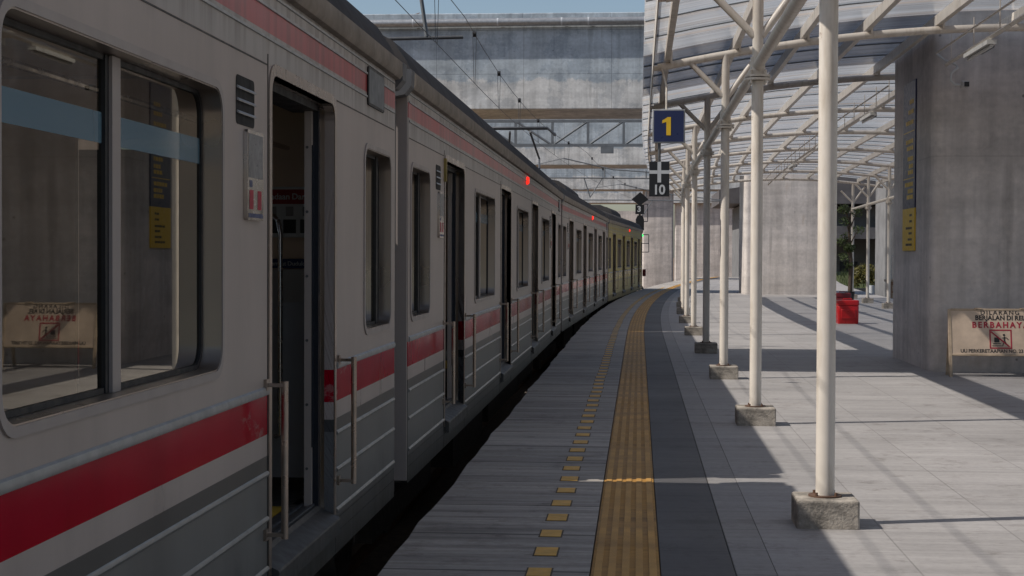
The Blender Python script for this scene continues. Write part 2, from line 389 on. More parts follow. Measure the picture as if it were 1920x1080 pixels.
def rrect(x0, x1, y0, y1, r, n=6, corners=(1, 1, 1, 1)):
    out = []
    for (cx, cy, a0), on in zip(((x1, y0, -90), (x1, y1, 0), (x0, y1, 90), (x0, y0, 180)), corners):
        if not on: out.append((cx, cy)); continue
        px = cx - r if cx == x1 else cx + r; py = cy - r if cy == y0 and False else (cy + r if cy == y0 else cy - r)
        for k in range(n+1):
            a = R(a0 + 90*k/n); out.append((px + r*math.cos(a), py + r*math.sin(a)))
    return out
def plate(outer, holes, x0, x1):
    """flat sheet in the y-z plane with holes, from x0 to x1 thick; returns a mesh"""
    cu = bpy.data.curves.new("tmp", 'CURVE'); cu.dimensions = '2D'; cu.fill_mode = 'BOTH'
    cu.extrude = abs(x1-x0)/2
    for loop in [outer]+holes:
        sp = cu.splines.new('POLY'); sp.points.add(len(loop)-1); sp.use_cyclic_u = True
        for p, (a, b) in zip(sp.points, loop): p.co = (a, b, 0, 1)
    o = bpy.data.objects.new("tmp", cu); COL.objects.link(o)
    dg = bpy.context.evaluated_depsgraph_get(); me = bpy.data.meshes.new_from_object(o.evaluated_get(dg))
    bpy.data.objects.remove(o); bpy.data.curves.remove(cu)
    m = (x0+x1)/2
    for v in me.vertices:
        a, b, c = v.co; v.co = (c+m, a, b)
    if abs(x1-x0) > 1e-6:
        bm = bmesh.new(); bm.from_mesh(me); bmesh.ops.remove_doubles(bm, verts=bm.verts, dist=1e-5)
        bmesh.ops.recalc_face_normals(bm, faces=bm.faces); bm.to_mesh(me); bm.free()
    return me
def text_mesh(body, size, M, bold=.0, spacing=1., thick=.001, align='CENTER', sx=1.):
    cu = bpy.data.curves.new("tmp", 'FONT'); cu.body = body; cu.size = size; cu.align_x = align; cu.align_y = 'CENTER'
    cu.offset = bold; cu.extrude = thick; cu.space_character = spacing; cu.space_word = .75; cu.resolution_u = 3
    o = bpy.data.objects.new("tmp", cu); COL.objects.link(o)
    dg = bpy.context.evaluated_depsgraph_get(); me = bpy.data.meshes.new_from_object(o.evaluated_get(dg))
    bpy.data.objects.remove(o); bpy.data.curves.remove(cu)
    for v in me.vertices: v.co.x *= sx
    me.transform(M); return me
def face_front(x, y, z):       # text lying in the x-z plane, read by someone looking along +Y
    return Matrix.Translation((x, y, z)) @ Matrix.Rotation(R(90), 4, 'X')
def face_side(x, y, z, flip=False):   # text in the y-z plane facing -X
    return Matrix.Translation((x, y, z)) @ Matrix.Rotation(R(-90), 4, 'Z') @ Matrix.Rotation(R(90), 4, 'X')

# ------------------------------------------------------------------ setting: ground and platform
def strip(xa, xb, z, y0, y1, step=1., f=dl, thick=0, nx=1):
    m = MB(); m.uv = []
    ys = []; y = y0
    while y < y1: ys.append(y); y += step
    ys.append(y1)
    for y in ys:
        for i in range(nx+1):
            x = xa+(xb-xa)*i/nx; m.v.append((x+f(y), y, z)); m.uv.append((x, y))
    w = nx+1
    for j in range(len(ys)-1):
        for i in range(nx): m.f.append((j*w+i, j*w+i+1, (j+1)*w+i+1, (j+1)*w+i))
    if thick:
        base = len(m.v)
        m.v += [(a, b, c-thick) for a, b, c in m.v]; m.uv += m.uv[:]
        for j in range(len(ys)-1):
            m.f.append((j*w, (j+1)*w, base+(j+1)*w, base+j*w)); m.f.append((j*w+nx, base+j*w+nx, base+(j+1)*w+nx, (j+1)*w+nx))
            for i in range(nx): m.f.append((base+j*w+i, base+(j+1)*w+i, base+(j+1)*w+i+1, base+j*w+i+1))
        e = (len(ys)-1)*w
        for i in range(nx):
            m.f.append((i, base+i, base+i+1, i+1)); m.f.append((e+i, e+i+1, base+e+i+1, base+e+i))
    return m
YA, YB = -40, 112
tag(MB().box(-1500, 1500, -600, 2400, -1.35, -1.3).build('ground', 'dirt', smooth=False), kind='structure')
tag(strip(-6.6, -1.05, -1.16, -20, 150, 2).build('ground', 'ballast'), kind='structure')
tag(strip(8.1, 14.5, -1.16, -20, 150, 2).build('ground', 'ballast'), kind='structure')
PR = 8.05
tag(strip(-.98, PR-.02, -.16, YA, YB, 1, thick=1.1).build('platform', 'footing_concrete', smooth=False), kind='structure')
e = strip(-1.14, -.206, 0, YA, YB, .475, thick=.155)
n2 = 0
for i in range(0, len(e.v)):                      # the cast slab edge is not dead straight
    x, y, z = e.v[i]
    if abs(x-dl(y)+1.14) < 1e-4:
        e.v[i] = (x + .014*math.sin(y*2.1)*math.sin(y*.83) + .006*math.sin(y*7.3), y, z)
tag(e.build('platform_kerb', 'edge_slab', smooth=False), kind='structure')
tag(strip(-.2, .11, 0, YA, YB, .5, thick=.15).build('tactile_pavement', 'tactile', smooth=False), kind='structure')
rb = MB(); rb.uv = []
for k in range(5):
    c = -.2+.31*(k+.5)/5; q = strip(c-.017, c+.017, .005, YA, 90, .5, thick=.0049)
    o = len(rb.v); rb.v += q.v; rb.uv += q.uv; rb.f += [tuple(i+o for i in f) for f in q.f]
tag(rb.build('tactile_pavement', 'tactile_rib', smooth=False), kind='structure')
tag(strip(.114, .446, 0, YA, YB, .5, thick=.15).build('dark_pavement', 'tile_dark', smooth=False), kind='structure')
tag(strip(.45, .63, -.001, YA, YB, .5, thick=.15).build('border_pavement', 'tile_border', smooth=False), kind='structure')
tag(strip(.632, PR, 0, YA, YB, .5, thick=.15, nx=4).build('pavement', 'tile_light', smooth=False), kind='structure')
mk = MB(); mf = MB()
for k in range(-6, 130):
    y = 7.66+.505*k; x = -.426+dl(y); j = random.uniform(-.006, .006); l = .1+random.uniform(-.008, .008)
    mk.box(x-.052+j, x+.052+j, y-l, y+l, -.02, .004); mf.box(x-.060+j, x+.060+j, y-l-.01, y+l+.01, -.02, .0018)
tag(mk.build('pavement_markings', 'mark_yellow', smooth=False), kind='structure')
tag(mf.build('pavement_markings', 'mark_frame', smooth=False), kind='structure')

def rails(name, xc, lab):
    m = MB()
    for s in (-.535, .535):
        a = strip(xc+s-.035, xc+s+.035, -1.0, -20, 140, 2, thick=.03); b = strip(xc+s-.012, xc+s+.012, -1.03, -20, 140, 2, thick=.13)
        for q in (a, b):
            o = len(m.v); m.v += q.v; m.f += [tuple(i+o for i in f) for f in q.f]
    tag(m.build(name, 'rail_rust', smooth=False), kind='structure')
rails('railroad', -2.84, ''); rails('railroad', 10.4, '')

# ------------------------------------------------------------------ train
LC = 19.55
DOORS = [2.55+4.82*k for k in range(4)]
WINS = [(d+2.41+.05-.97, d+2.41+.05+.97, True) for d in DOORS[:3]] + [(.11, 1.02, False), (LC-1.06, LC-.17, False)]
CACHE = {}
def cached(key, fn):
    if key not in CACHE: CACHE[key] = fn()
    return CACHE[key]
ROOFP = [(.035, 2.52), (-.02, 2.63), (-.10, 2.75), (-.28, 2.85), (-.6, 2.93), (-1.0, 2.97), (-1.4, 2.98)]
ROOF = ROOFP + [(-2.8-x, z) for x, z in reversed(ROOFP[:-1])]

def window(car, y0, y1, wide, mat):
    key = (round(y1-y0, 3), wide)
    w = y1-y0
    ring = cached(('ring',)+key, lambda: plate(rrect(-.014, w+.014, .998, 2.008, .105), [rrect(.012, w-.012, 1.024, 1.982, .085)], -.078, .007))
    o = link('window', ring, mat if mat == 'gutter_paint' else 'taupe_paint', car); o.location = (0, y0, 0)
    rv = cached(('rev',)+key, lambda: plate(rrect(.010, w-.010, 1.022, 1.984, .087), [rrect(.017, w-.017, 1.029, 1.977, .080)], -.0775, .0035))
    link('reveal', rv, 'reveal_metal', o)
    gk = cached(('gk',)+key, lambda: plate(rrect(.018, w-.018, 1.030, 1.976, .079), [rrect(.034, w-.034, 1.046, 1.960, .07)], -.078, -.062))
    link('gasket', gk, 'black_rubber', o)
    if wide:
        for a, b in ((.03, w/2-.05), (w/2+.05, w-.03)):
            link('pane', cached(('pane', a, b), lambda: plate(rrect(a, b, 1.04, 1.965, .06, corners=(b > w/2+.1, b > w/2+.1, a < .1, a < .1)), [], -.07, -.07)), 'glass', o, smooth=False)
        link('mullion', cached(('mul',)+key, lambda: MB().box(-.075, -.048, w/2-.036, w/2+.036, 1.03, 1.975).build('tmp', None).data), 'taupe_paint', o)
        link('mullion_seal', cached(('muls',)+key, lambda: MB().box(-.078, -.058, w/2-.066, w/2-.0365, 1.03, 1.975).box(-.078, -.058, w/2+.0365, w/2+.066, 1.03, 1.975).build('tmp', None).data), 'black_rubber', o)
    else:
        link('pane', cached(('pane1',)+key, lambda: plate(rrect(.03, w-.03, 1.04, 1.965, .07), [], -.07, -.07)), 'glass', o, smooth=False)
        link('sash', cached(('sash',)+key, lambda: MB().box(-.076, -.056, w-.16, w-.10, 1.03, 1.975).build('tmp', None).data), 'black_rubber', o)
    if wide:
        for a, b in ((.035, w/2-.067), (w/2+.067, w-.035)):
            link('tint_strip', cached(('film', a, b), lambda: MB().box(-.0692, -.0686, a, b, 1.728, 1.814).build('tmp', None).data), 'blue_film', o, smooth=False)
    return o

def door(car, yc):
    hw = .65
    fr = cached('dframe', lambda: plate(rrect(-hw-.045, hw+.045, .17, 2.165, .11, corners=(0, 1, 1, 0)), [rrect(-hw, hw, .168-.02, 2.12, .075, corners=(0, 1, 1, 0))], -.066, .005))
    o = link('doorway', fr, 'stainless', car); o.location = (0, yc, 0)
    for s in (-1, 1):
        def leafm():
            m = MB().box(-.128, -.095, *(sorted((s*(hw-.062), s*(hw+.5)))), .235, 2.10)
            return m.build('tmp', None, smooth=False).data
        lf = link('door_leaf', cached(('leaf', s), leafm), 'taupe_paint', o, smooth=False)
        def sealm():
            m = MB().box(-.0945, -.067, *(sorted((s*(hw-.030), s*(hw+.03)))), .235, 2.10)
            m.box(-.0945, -.089, *(sorted((s*(hw-.058), s*(hw-.0305)))), .52, 1.93)
            return m.build('tmp', None, smooth=False).data
        link('door_seal', cached(('seal', s), sealm), 'blue_rubber', lf, smooth=False)
        def railm():
            y = s*(hw+.10)
            m = MB().tube([(.078, y, .33), (.078, y, .935)], .0135, 10)
            for z in (.345, .92): m.obox((.036, y, z), (.042, 0, 0), (0, .012, 0), (0, 0, .007))
            for z in (.345, .92): m.obox((.006, y, z), (.006, 0, 0), (0, .022, 0), (0, 0, .022))
            return m.build('tmp', None).data
        h = link('handrail', cached(('hr', s), railm), 'rail_steel', car); h.location = (0, yc, 0)
    link('door_header', cached('dhead', lambda: MB().box(-.20, -.068, -hw-.02, hw+.02, 2.088, 2.13).build('tmp', None).data), 'black_rubber', o)
    st = cached('step', lambda: MB().prism([(-.20, .15), (-.20, .243), (-.07, .243), (-.055, .226), (.030, .186), (.034, .178), (.034, .108), (.024, .105), (.001, .13)], -hw+.004, hw-.004).build('tmp', None, smooth=False).data)
    link('door_step', st, 'door_plate_steel', o, smooth=False)
    link('sill_rail', cached('sillr', lambda: MB().box(-.10, -.085, -hw+.006, hw-.006, .2435, .252).box(-.15, -.135, -hw+.006, hw-.006, .2435, .252).build('tmp', None).data), 'dark_steel', o)
    return o

def make_car(loc, rz, label, first=False, mat='livery', front_end=False, vents=(), panto=False):
    car = thing('train_car', loc, label, 'train car', 'cars of the commuter train', rz)
    yel = mat == 'livery_yellow'
    holes = [rrect(d-.65, d+.65, .15, 2.12, .075, corners=(0, 1, 1, 0)) for d in DOORS]
    holes += [rrect(a, b, 1.01, 1.995, .095) for a, b, _ in WINS]
    def bodym():
        me = plate([(0, .0), (LC, .0), (LC, 2.5), (0, 2.5)], holes, -.045, 0)
        bm = bmesh.new(); bm.from_mesh(me)
        far = plate([(0, -.0), (LC, -.0), (LC, 2.5), (0, 2.5)], [[(.5, 2.24), (LC-.5, 2.24), (LC-.5, 2.46), (.5, 2.46)]], -2.8, -2.76)
        bm.from_mesh(far)
        m = MB()
        for y in (0.003, LC-.053):        # end bulkheads with a gangway opening
            m.box(-2.759, -1.9, y, y+.05, 0.001, 2.5); m.box(-.9, -.046, y, y+.05, 0.001, 2.5); m.box(-1.899, -.901, y, y+.05, 2.1, 2.5); m.box(-1.899, -.901, y, y+.05, 0.001, .2)
        o = m.build('tmp', None); bm.from_mesh(o.data); bpy.data.objects.remove(o)
        bm.to_mesh(me); bm.free(); return me
    body = cached('body', bodym)
    if yel: body = body.copy()
    link('body', body, mat, car, smooth=False)
    # roof
    link('roof', cached('roof', lambda: MB().prism(ROOF, .02, LC-.02).build('tmp', None).data), 'roof_grey', car)
    link('gutter', cached('gutter', lambda: MB().prism([(.0005, 2.445), (.03, 2.45), (.045, 2.47), (.045, 2.545), (.038, 2.55), (.028, 2.50), (.0005, 2.50)], .0, LC).build('tmp', None).data), 'gutter_paint', car)
    ac = cached('ac', lambda: MB().prism([(-.42, 2.9), (-.46, 3.02), (-.62, 3.16), (-1.0, 3.24), (-1.8, 3.24), (-2.18, 3.16), (-2.34, 3.02), (-2.38, 2.9)], 7.4, 12.2).build('tmp', None).data)
    a = link('air_conditioner', ac, 'roof_grey', car)
    link('grille', cached('acg', lambda: MB().box(-1.9, -.9, 8.0, 9.6, 3.235, 3.26).box(-1.9, -.9, 10.0, 11.6, 3.235, 3.26).build('tmp', None).data), 'dark_steel', a)
    for k, y in enumerate((3.4, 16.1)):
        v = cached(('rv', k), lambda: MB().prism([(-1.0, 2.95), (-1.05, 3.05), (-1.2, 3.09), (-1.6, 3.09), (-1.75, 3.05), (-1.8, 2.95)], y-.6, y+.6).build('tmp', None).data)
        link('roof_vent', v, 'roof_grey', car)
    # side detail
    segs = []; y = .03
    for d in DOORS: segs.append((y, d-.71)); y = d+.71
    segs.append((y, LC-.03))
    for z in (.575, .40, .207):
        def ribm():
            m = MB()
            for p, q in segs: m.prism([(0.0005, z-.012), (.007, z-.009), (.010, z-.001), (.007, z+.007), (0.0005, z+.011)], p, q)
            return m.build('tmp', None).data
        link('side_rib', cached(('rib', z), ribm), 'rib_steel' if not yel else 'livery_yellow', car)
    def trimm():
        m = MB()
        for p, q in segs: m.prism([(0.0005, .878), (.009, .881), (.012, .894), (.009, .908), (0.0005, .913)], p, q)
        return m.build('tmp', None).data
    link('belt_moulding', cached('trim', trimm), 'galv', car)
    def bandm():
        m = MB()
        for z in (2.252, 2.372, 2.425): m.prism([(0.0005, z-.007), (.006, z-.005), (.006, z+.005), (0.0005, z+.007)], .03, LC-.03)
        return m.build('tmp', None).data
    link('band_moulding', cached('band', bandm), 'galv', car)
    def seamm():
        m = MB()
        for d in DOORS: m.box(0.0003, .0022, d-.712, d-.704, .005, 2.19)
        for (p, q) in segs: m.box(0.0003, .0016, p, q, 2.145, 2.151)
        for z in (.10, .165): m.box(0.0003, .0014, .02, LC-.02, z-.002, z+.002)
        for d in DOORS: m.box(0.0003, .0016, d+.704, d+.709, .005, .16)
        return m.build('tmp', None).data
    link('panel_seam', cached('seam', seamm), 'black_rubber', car, smooth=False)
    for d in DOORS: door(car, d)
    for a_, b_, wide in WINS: window(car, a_, b_, wide, mat)
    for d in vents:
        def ventm():
            return plate(rrect(0, .27, 1.885, 2.06, .02, 3), [], .0004, .002)
        v = link('vent', cached('vent', ventm), 'under_black', car, smooth=False); v.location = (0, d-.65-.55, 0)
        def louvm():
            m = MB()
            for k in range(3):
                z = 1.925+.044*k; m.prism([(.0022, z), (.010, z-.004), (.012, z), (.005, z+.008), (.0022, z+.008)], .004, .266)
            return m.build('tmp', None).data
        link('louvre', cached('louv', louvm), 'galv', v)
        pl = link('notice_plate', cached('plate', lambda: plate(rrect(0, .25, 1.545, 1.873, .012, 3), [], .0006, .016)), 'bright_steel', car); pl.location = (0, d-.65-.44, 0)
        def pic():
            m = MB(); m.box(.0162, .0172, .015, .235, 1.70, 1.86); return m.build('tmp', None, smooth=False).data
        link('notice_print', cached('pic', pic), 'poster_grey', pl, smooth=False)
        def pic2():
            m = MB().box(.0162, .0172, .03, .085, 1.585, 1.655).box(.0162, .0172, .155, .21, 1.585, 1.655); return m.build('tmp', None, smooth=False).data
        link('notice_figures', cached('pic2', pic2), 'board_red', pl, smooth=False)
        link('notice_strip', cached('pic3', lambda: MB().box(.0162, .0172, .015, .235, 1.555, 1.57).box(.0162, .0172, .03, .07, 1.665, 1.69).build('tmp', None, smooth=False).data), 'poster_blue', pl, smooth=False)
    # destination display near the end
    dd = link('destination_display', plate(rrect(LC-.98, LC-.45, 2.21, 2.412, .02, 4), [], .0006, .009), 'black_rubber', car, smooth=False)
    link('display_glass', plate(rrect(LC-.965, LC-.475, 2.222, 2.40, .016, 4), [], .0094, .011), 'slate_steel', dd, smooth=False)
    lm = link('side_lamp', cached('slamp', lambda: MB().tube([(0, 10.52, 2.375), (.03, 10.52, 2.375)], [.055, .04], 14).build('tmp', None).data), 'lamp_red', car)
    lm.location = (0, 0, 0)
    # ends
    for s, y in ((-1, 0), (1, LC)):
        def endm():
            m = MB().box(-.1, -.004, y+(s*.001), y+s*.03, .02, 2.5)
            return m.build('tmp', None).data
        link('corner_post', cached(('cp', s), endm), 'taupe_paint', car)
        def guardm():
            m = MB().tube([(-.16, y+s*.02, .06), (-.16, y+s*.02, 1.53)], .06, 12)
            m.box(-.2, -.12, y+s*.03, y+s*.12, .3, 1.36)
            return m.build('tmp', None).data
        link('gap_guard', cached(('gg', s), guardm), 'slate_steel', car)
        def capm():
            m = MB().prism([(-.2, 2.36), (.0, 2.40), (.04, 2.45), (.045, 2.55), (-.2, 2.58)], *sorted((y+s*.031, y+s*.17)))
            m.box(-.13, -.07, *sorted((y+s*.05, y+s*.10)), 1.45, 2.37)
            return m.build('tmp', None, smooth=False).data
        link('gutter_outlet', cached(('cap', s), capm), 'outlet_grey', car, smooth=False)
    if not first:
        def bel():
            m = MB(); n = 8
            for k in range(n):
                y = -.545+.54*k/n; m.box(-1.90, -.90, y, y+.03, .26, 2.04); m.box(-1.86, -.94, y+.03, y+.0675, .30, 2.0)
            return m.build('tmp', None, smooth=False).data
        link('gangway_bellows', cached('bellows', bel), 'black_rubber', car, smooth=False)
    # interior
    link('floor', cached('floor', lambda: MB().box(-2.755, -.21, .06, LC-.06, .13, .235).build('tmp', None).data), 'floor_grey', car)
    for d in DOORS:
        fm = link('floor_marking', cached('fy', lambda: MB().box(-.75, -.212, -.6, .6, .2354, .239).build('tmp', None).data), 'floor_yellow', car, smooth=False); fm.location = (0, d, 0)
    link('ceiling', cached('ceil', lambda: MB().box(-2.755, -.21, .06, LC-.06, 2.47, 2.51).build('tmp', None).data), 'lining', car)
    def far():
        m = MB().box(-2.755, -2.735, .07, LC-.07, .236, 2.22)
        m.box(-2.757, -1.89, LC-.09, LC-.056, .236, 2.45).box(-.91, -.15, LC-.09, LC-.056, .236, 2.45).box(-1.89, -.91, LC-.09, LC-.056, 2.1, 2.45)
        m.box(-2.757, -1.89, .056, .09, .236, 2.45).box(-.91, -.15, .056, .09, .236, 2.45)
        return m.build('tmp', None, smooth=False).data
    link('wall_lining', cached('farl', far), 'lining', car, smooth=False)
    link('side_window', cached('farw', lambda: MB().box(-2.785, -2.78, .5, LC-.5, 2.24, 2.46).build('tmp', None).data), 'far_glass', car)
    def seats():
        m = MB()
        for d in DOORS[:3]: m.box(-2.73, -2.25, d+.85, d+3.97, .55, .68).box(-2.73, -2.62, d+.85, d+3.97, .682, 1.12)
        return m.build('tmp', None).data
    link('bench_seat', cached('seats', seats), 'lining_grey', car)
    def rack():
        m = MB()
        for x in (-2.45, -.55): m.tube([(x, .4, 2.02), (x, LC-.4, 2.02)], .014, 8)
        return m.build('tmp', None).data
    link('grab_rail', cached('rack', rack), 'bright_steel', car)
    # underframe and bogies
    link('underframe', cached('uf', lambda: MB().box(-2.7, -.22, .15, LC-.15, -.12, .128).box(-2.5, -.34, 5.4, 8.3, -.62, -.121).box(-2.5, -.34, 9., 12.6, -.55, -.121).box(-2.45, -.38, 13.0, 14.2, -.6, -.121).build('tmp', None).data), 'under_black', car)
    for yb in (2.9, LC-2.9):
        def bog():
            m = MB()
            for x in (-2.3, -.5): m.prism([(x-.06, -.62), (x+.06, -.62), (x+.06, -.42), (x-.06, -.42)], -1.6, 1.6)
            m.box(-2.24, -.56, -.2, .2, -.55, -.3); return m.build('tmp', None).data
        b = link('bogie', cached('bogie', bog), 'under_black', car); b.location = (0, yb, 0)
        for yy in (-1.05, 1.05):
            def wh():
                m = MB()
                for x in (-1.94, -.87): m.tube([(x, yy, -.57), (x+.13, yy, -.57)], .43, 24)
                m.tube([(-2.2, yy, -.57), (-.6, yy, -.57)], .07, 10); return m.build('tmp', None).data
            link('wheelset', cached(('wh', yy), wh), 'dark_steel', b)
    return car

def placed(ya):
    yb = ya+LC
    return (-1.42+dt(ya), ya, 0), -math.atan2(dt(yb)-dt(ya), LC)
car1 = make_car(*placed(9.34-LC), 'taupe train car with a wide two-pane window reflecting the warning board beside its open door', first=True, vents=(DOORS[3],))
car2 = make_car(*placed(9.89), 'taupe train car with a small yellow plate by its first open door and a downpipe', vents=(DOORS[0], DOORS[3]))
car3 = make_car(*placed(29.93), 'taupe train car coupled directly in front of the yellow-green one', vents=(DOORS[0],))
car4 = make_car(*placed(49.97), 'yellow-green train car at the far end of the train', mat='livery_yellow')

# things seen inside the first car's doorway, fixed to the car
ye = LC-.0905
def part(mb, name, mat, parent, smooth=False): return mb.build(name, mat, parent, smooth)
po = part(MB().box(-.86, -.36, ye-.012, ye-.001, 1.52, 1.815), 'emergency_poster', 'sign_white', car1)
part(MB().box(-.855, -.365, ye-.0135, ye-.0125, 1.715, 1.80), 'poster_header', 'poster_red', po)
tx = text_mesh("Keadaan Darurat", .05, face_front(-.60, ye-.0145, 1.757), .0008); link('poster_title', tx, 'sign_white', po, False)
m = MB(); 
for i, x in enumerate((-.80, -.70, -.60, -.50, -.42)): m.box(x-.04, x+.035, ye-.0135, ye-.0125, 1.545, 1.625)
part(m, 'poster_panels', 'sign_black', po)
m = MB()
for i, x in enumerate((-.80, -.70, -.60, -.50, -.42)): m.box(x-.025, x+.02, ye-.0135, ye-.0125, 1.645, 1.70)
part(m, 'poster_pictures', 'poster_grey', po)
part(MB().box(-.90, -.2, ye-.02, ye-.001, 1.40, 1.50), 'notice_panel', 'lining', car1)
bs = part(MB().box(-.86, -.3, ye-.012, ye-.001, 1.34, 1.395), 'priority_seat_sign', 'poster_blue', car1)
link('sign_text', text_mesh("Tempat Duduk Prioritas", .036, face_front(-.56, ye-.0135, 1.367), .0005), 'sign_white', bs, False)
part(MB().box(-.88, -.2, ye-.06, ye-.001, .95, 1.335), 'seat_back', 'lining_grey', car1)
part(MB().box(-.88, -.2, ye-.46, ye-.061, .60, .72), 'priority_seat', 'lining_grey', car1)
c4 = DOORS[3]
leaf_r = [q for ch in car1.children if ch.name.startswith('doorway') and abs(ch.location.y-c4) < .01 for q in ch.children if q.name.startswith('door_leaf')][1]
for k in range(6): MB().tube([(-.115, .5885, .42+.3*k), (-.115, .585, .42+.3*k)], .007, 8).build('screw', 'dark_steel', leaf_r)
MB().tube([(-.36, c4+1.02, .52), (-.33, c4+.98, .53), (-.33, c4+.98, 1.52), (-.345, c4+1.0, 1.585), (-.38, c4+1.06, 1.61), (-.42, c4+1.1, 1.61)], .0125, 10).build('stanchion', 'bright_steel', car1)
part(MB().box(-.62, -.16, c4+1.14, c4+1.17, .3, 1.18), 'seat_end_panel', 'lining_grey', car1)
part(MB().box(-.24, -.205, .3, 16.2, 2.14, 2.2).box(-.24, -.205, 17.8, LC-.3, 2.14, 2.2), 'pelmet', 'lining', car1)
# small yellow plate by the first door of the second car
part(MB().box(.001, .02, DOORS[0]-.73, DOORS[0]-.69, 1.96, 2.13), 'door_plate', 'dull_yellow', car2)

# current collector on the third car
pg = MB()
yp = 6.1; zc = 4.28
for s in (-.45, .45):
    pg.tube([(-1.4+s*1.0, yp-.1, 3.15), (-1.4+s*.8, yp+.9, 3.65), (-1.4+s*.5, yp, zc-.08)], .025, 8)
for yy in (-.12, .12): pg.tube([(-2.2, yp+yy, zc-.16), (-2.02, yp+yy, zc), (-.78, yp+yy, zc), (-.6, yp+yy, zc-.16)], .03, 8)
pg.box(-2.1, -.7, yp-.5, yp+1.1, 3.02, 3.1)
for x in (-2.0, -.8):
    for yy in (-.4, 1.0): pg.tube([(x, yp+yy, 2.9), (x, yp+yy, 3.1)], .05, 10)
pg.build('pantograph', 'dark_steel', car3)
# coupling lamp and buffer seen at the very end of the train
MB().box(.02, .16, LC+.02, LC+.2, .55, .85).build('tail_lamp', 'dark_red', car4, bevel=.02)
MB().tube([(-.02, LC+.03, .1), (.02, LC+.5, -.02), (.0, LC+.7, -.1)], .05, 8).build('end_step', 'dark_steel', car4)

# ------------------------------------------------------------------ platform canopy
PY = [3.3, 8.6, 13.7, 18.8, 23.75, 29.1, 34.4, 39.7, 44.9, 50.1, 55.2]
def ribz(x): return 4.05-.0252*(x-4.4)**2
XL, XR = .22, 7.65
root = (1.0, 8.6, 0)
can = thing('platform_canopy', root, 'cream steel canopy of tube posts, curved ribs and clear roof sheets over the platform', 'canopy')
def kid(m, name, mat, parent=can, **k): return m.build(name, mat, parent, off=k.pop('off', root), **k)
def make_post(mat, zt, foot):
    m = MB().tube([(0, 0, .14), (0, 0, 2.90)], .05, 20)
    p = m.build('post', mat, can)
    MB().tube([(0, 0, 2.955), (0, 0, zt)], .046, 16).build('upper_tube', mat, p)
    f = MB()
    for z in (2.905, 2.932): f.tube([(0, 0, z), (0, 0, z+.018)], .105, 18)
    for k in range(4):
        a = R(45+90*k); f.tube([(.085*math.cos(a), .085*math.sin(a), 2.875), (.085*math.cos(a), .085*math.sin(a), 2.99)], .012, 8)
    f.tube([(0, 0, 2.951), (0, 0, 3.10)], .062, 16)
    f.build('flange', mat, p)
    for s in (-1, 1):
        xe = s*.40; MB().tube([(s*.03, 0, 3.28), (xe, 0, ribz(1+xe)-.03)], .033, 12).build('strut', mat, p)
    bp = MB().tube([(0, 0, .1505), (0, 0, .1585)], .088, 18)
    for k in range(4):
        a = R(45+90*k); bp.tube([(.072*math.cos(a), .072*math.sin(a), .155), (.072*math.cos(a), .072*math.sin(a), .175)], .009, 6)
    bp.build('anchor_plate', 'rail_rust', p)
    fb = MB(); w, h = .162, .150
    fb.box(-w, w, -w, w, -.01, h); o = fb.build('footing', 'footing_concrete', p, smooth=False, bevel=.012)
    return p
pl = make_post('white_steel', ribz(1.0), True); pl.location = (dl(PY[0]), PY[0]-8.6, 0)
for y in PY[1:]: copy_sub(pl, can, (dl(y), y-8.6, 0))
pr = make_post('white_steel', ribz(6.65)-.02, True); pr.location = (5.65+dl(PY[0]), PY[0]-8.6, 0)
for y in PY[1:]:
    if not 17 < y < 24: copy_sub(pr, can, (5.65+dl(y), y-8.6, 0))
# ribs
for y in PY:
    o = dl(y); m = MB().tube([(x+o, y, ribz(x)) for x in [XL+(XR-XL)*k/22 for k in range(23)]], .045, 14)
    m.tube([(XL-.06+o, y, ribz(XL)-.01), (XL+.03+o, y, ribz(XL)-.005)], .03, 10)
    kid(m, 'rib', 'white_steel')
# beams along the posts
for xb in (1.0, 6.65):
    pts = [(xb+dl(y), y, 3.03) for y in [PY[0]-4]+PY]
    kid(MB().tube(pts, .045, 14), 'longitudinal_beam', 'white_steel')
# purlins, one channel per line
def purl(m): return kid(m, 'purlin', 'white_steel', smooth=False)
PXS = [.33, 1.12, 1.9, 2.62, 3.43, 4.3, 5.15, 6.0, 6.85, 7.5]
PZ = .058
def clear(x, y): return not (x > 3.5 and 19.9 < y < 23.6 and x < 7.0)
for x in PXS:
    m = MB(); zz = ribz(x)+PZ
    ys = [PY[0]-3.2]+PY+[PY[-1]+.5]
    for a, b in zip(ys[:-1], ys[1:]):
        spans = [(a, b)]
        if 3.5 < x < 7.0:
            if a < 20.1 < b: spans = [(a, 20.12), (23.42, b)] if b > 23.42 else [(a, 20.12)]
            elif a < 23.42 < b: spans = [(23.42, b)]
        for p, q in spans:
            if p == 23.42: purl(m); m = MB()
            xa, xb = x+dl(p), x+dl(q)
            h = .12 if x > .4 else .15
            m.add([(xa-.03, p, zz), (xa+.03, p, zz), (xa+.03, p, zz+h), (xa-.03, p, zz+h), (xb-.03, q, zz), (xb+.03, q, zz), (xb+.03, q, zz+h), (xb-.03, q, zz+h)],
                  [(0,1,2,3), (4,7,6,5), (0,4,5,1), (1,5,6,2), (2,6,7,3), (3,7,4,0)])
    for y in PY:   # cleats
        if clear(x, y) and (y > 22 or not 3.5 < x < 7): m.obox((x+dl(y)+.042, y-.03, ribz(x)+.09), (.0119, 0, 0), (0, .035, 0), (0, 0, .075))
    purl(m)
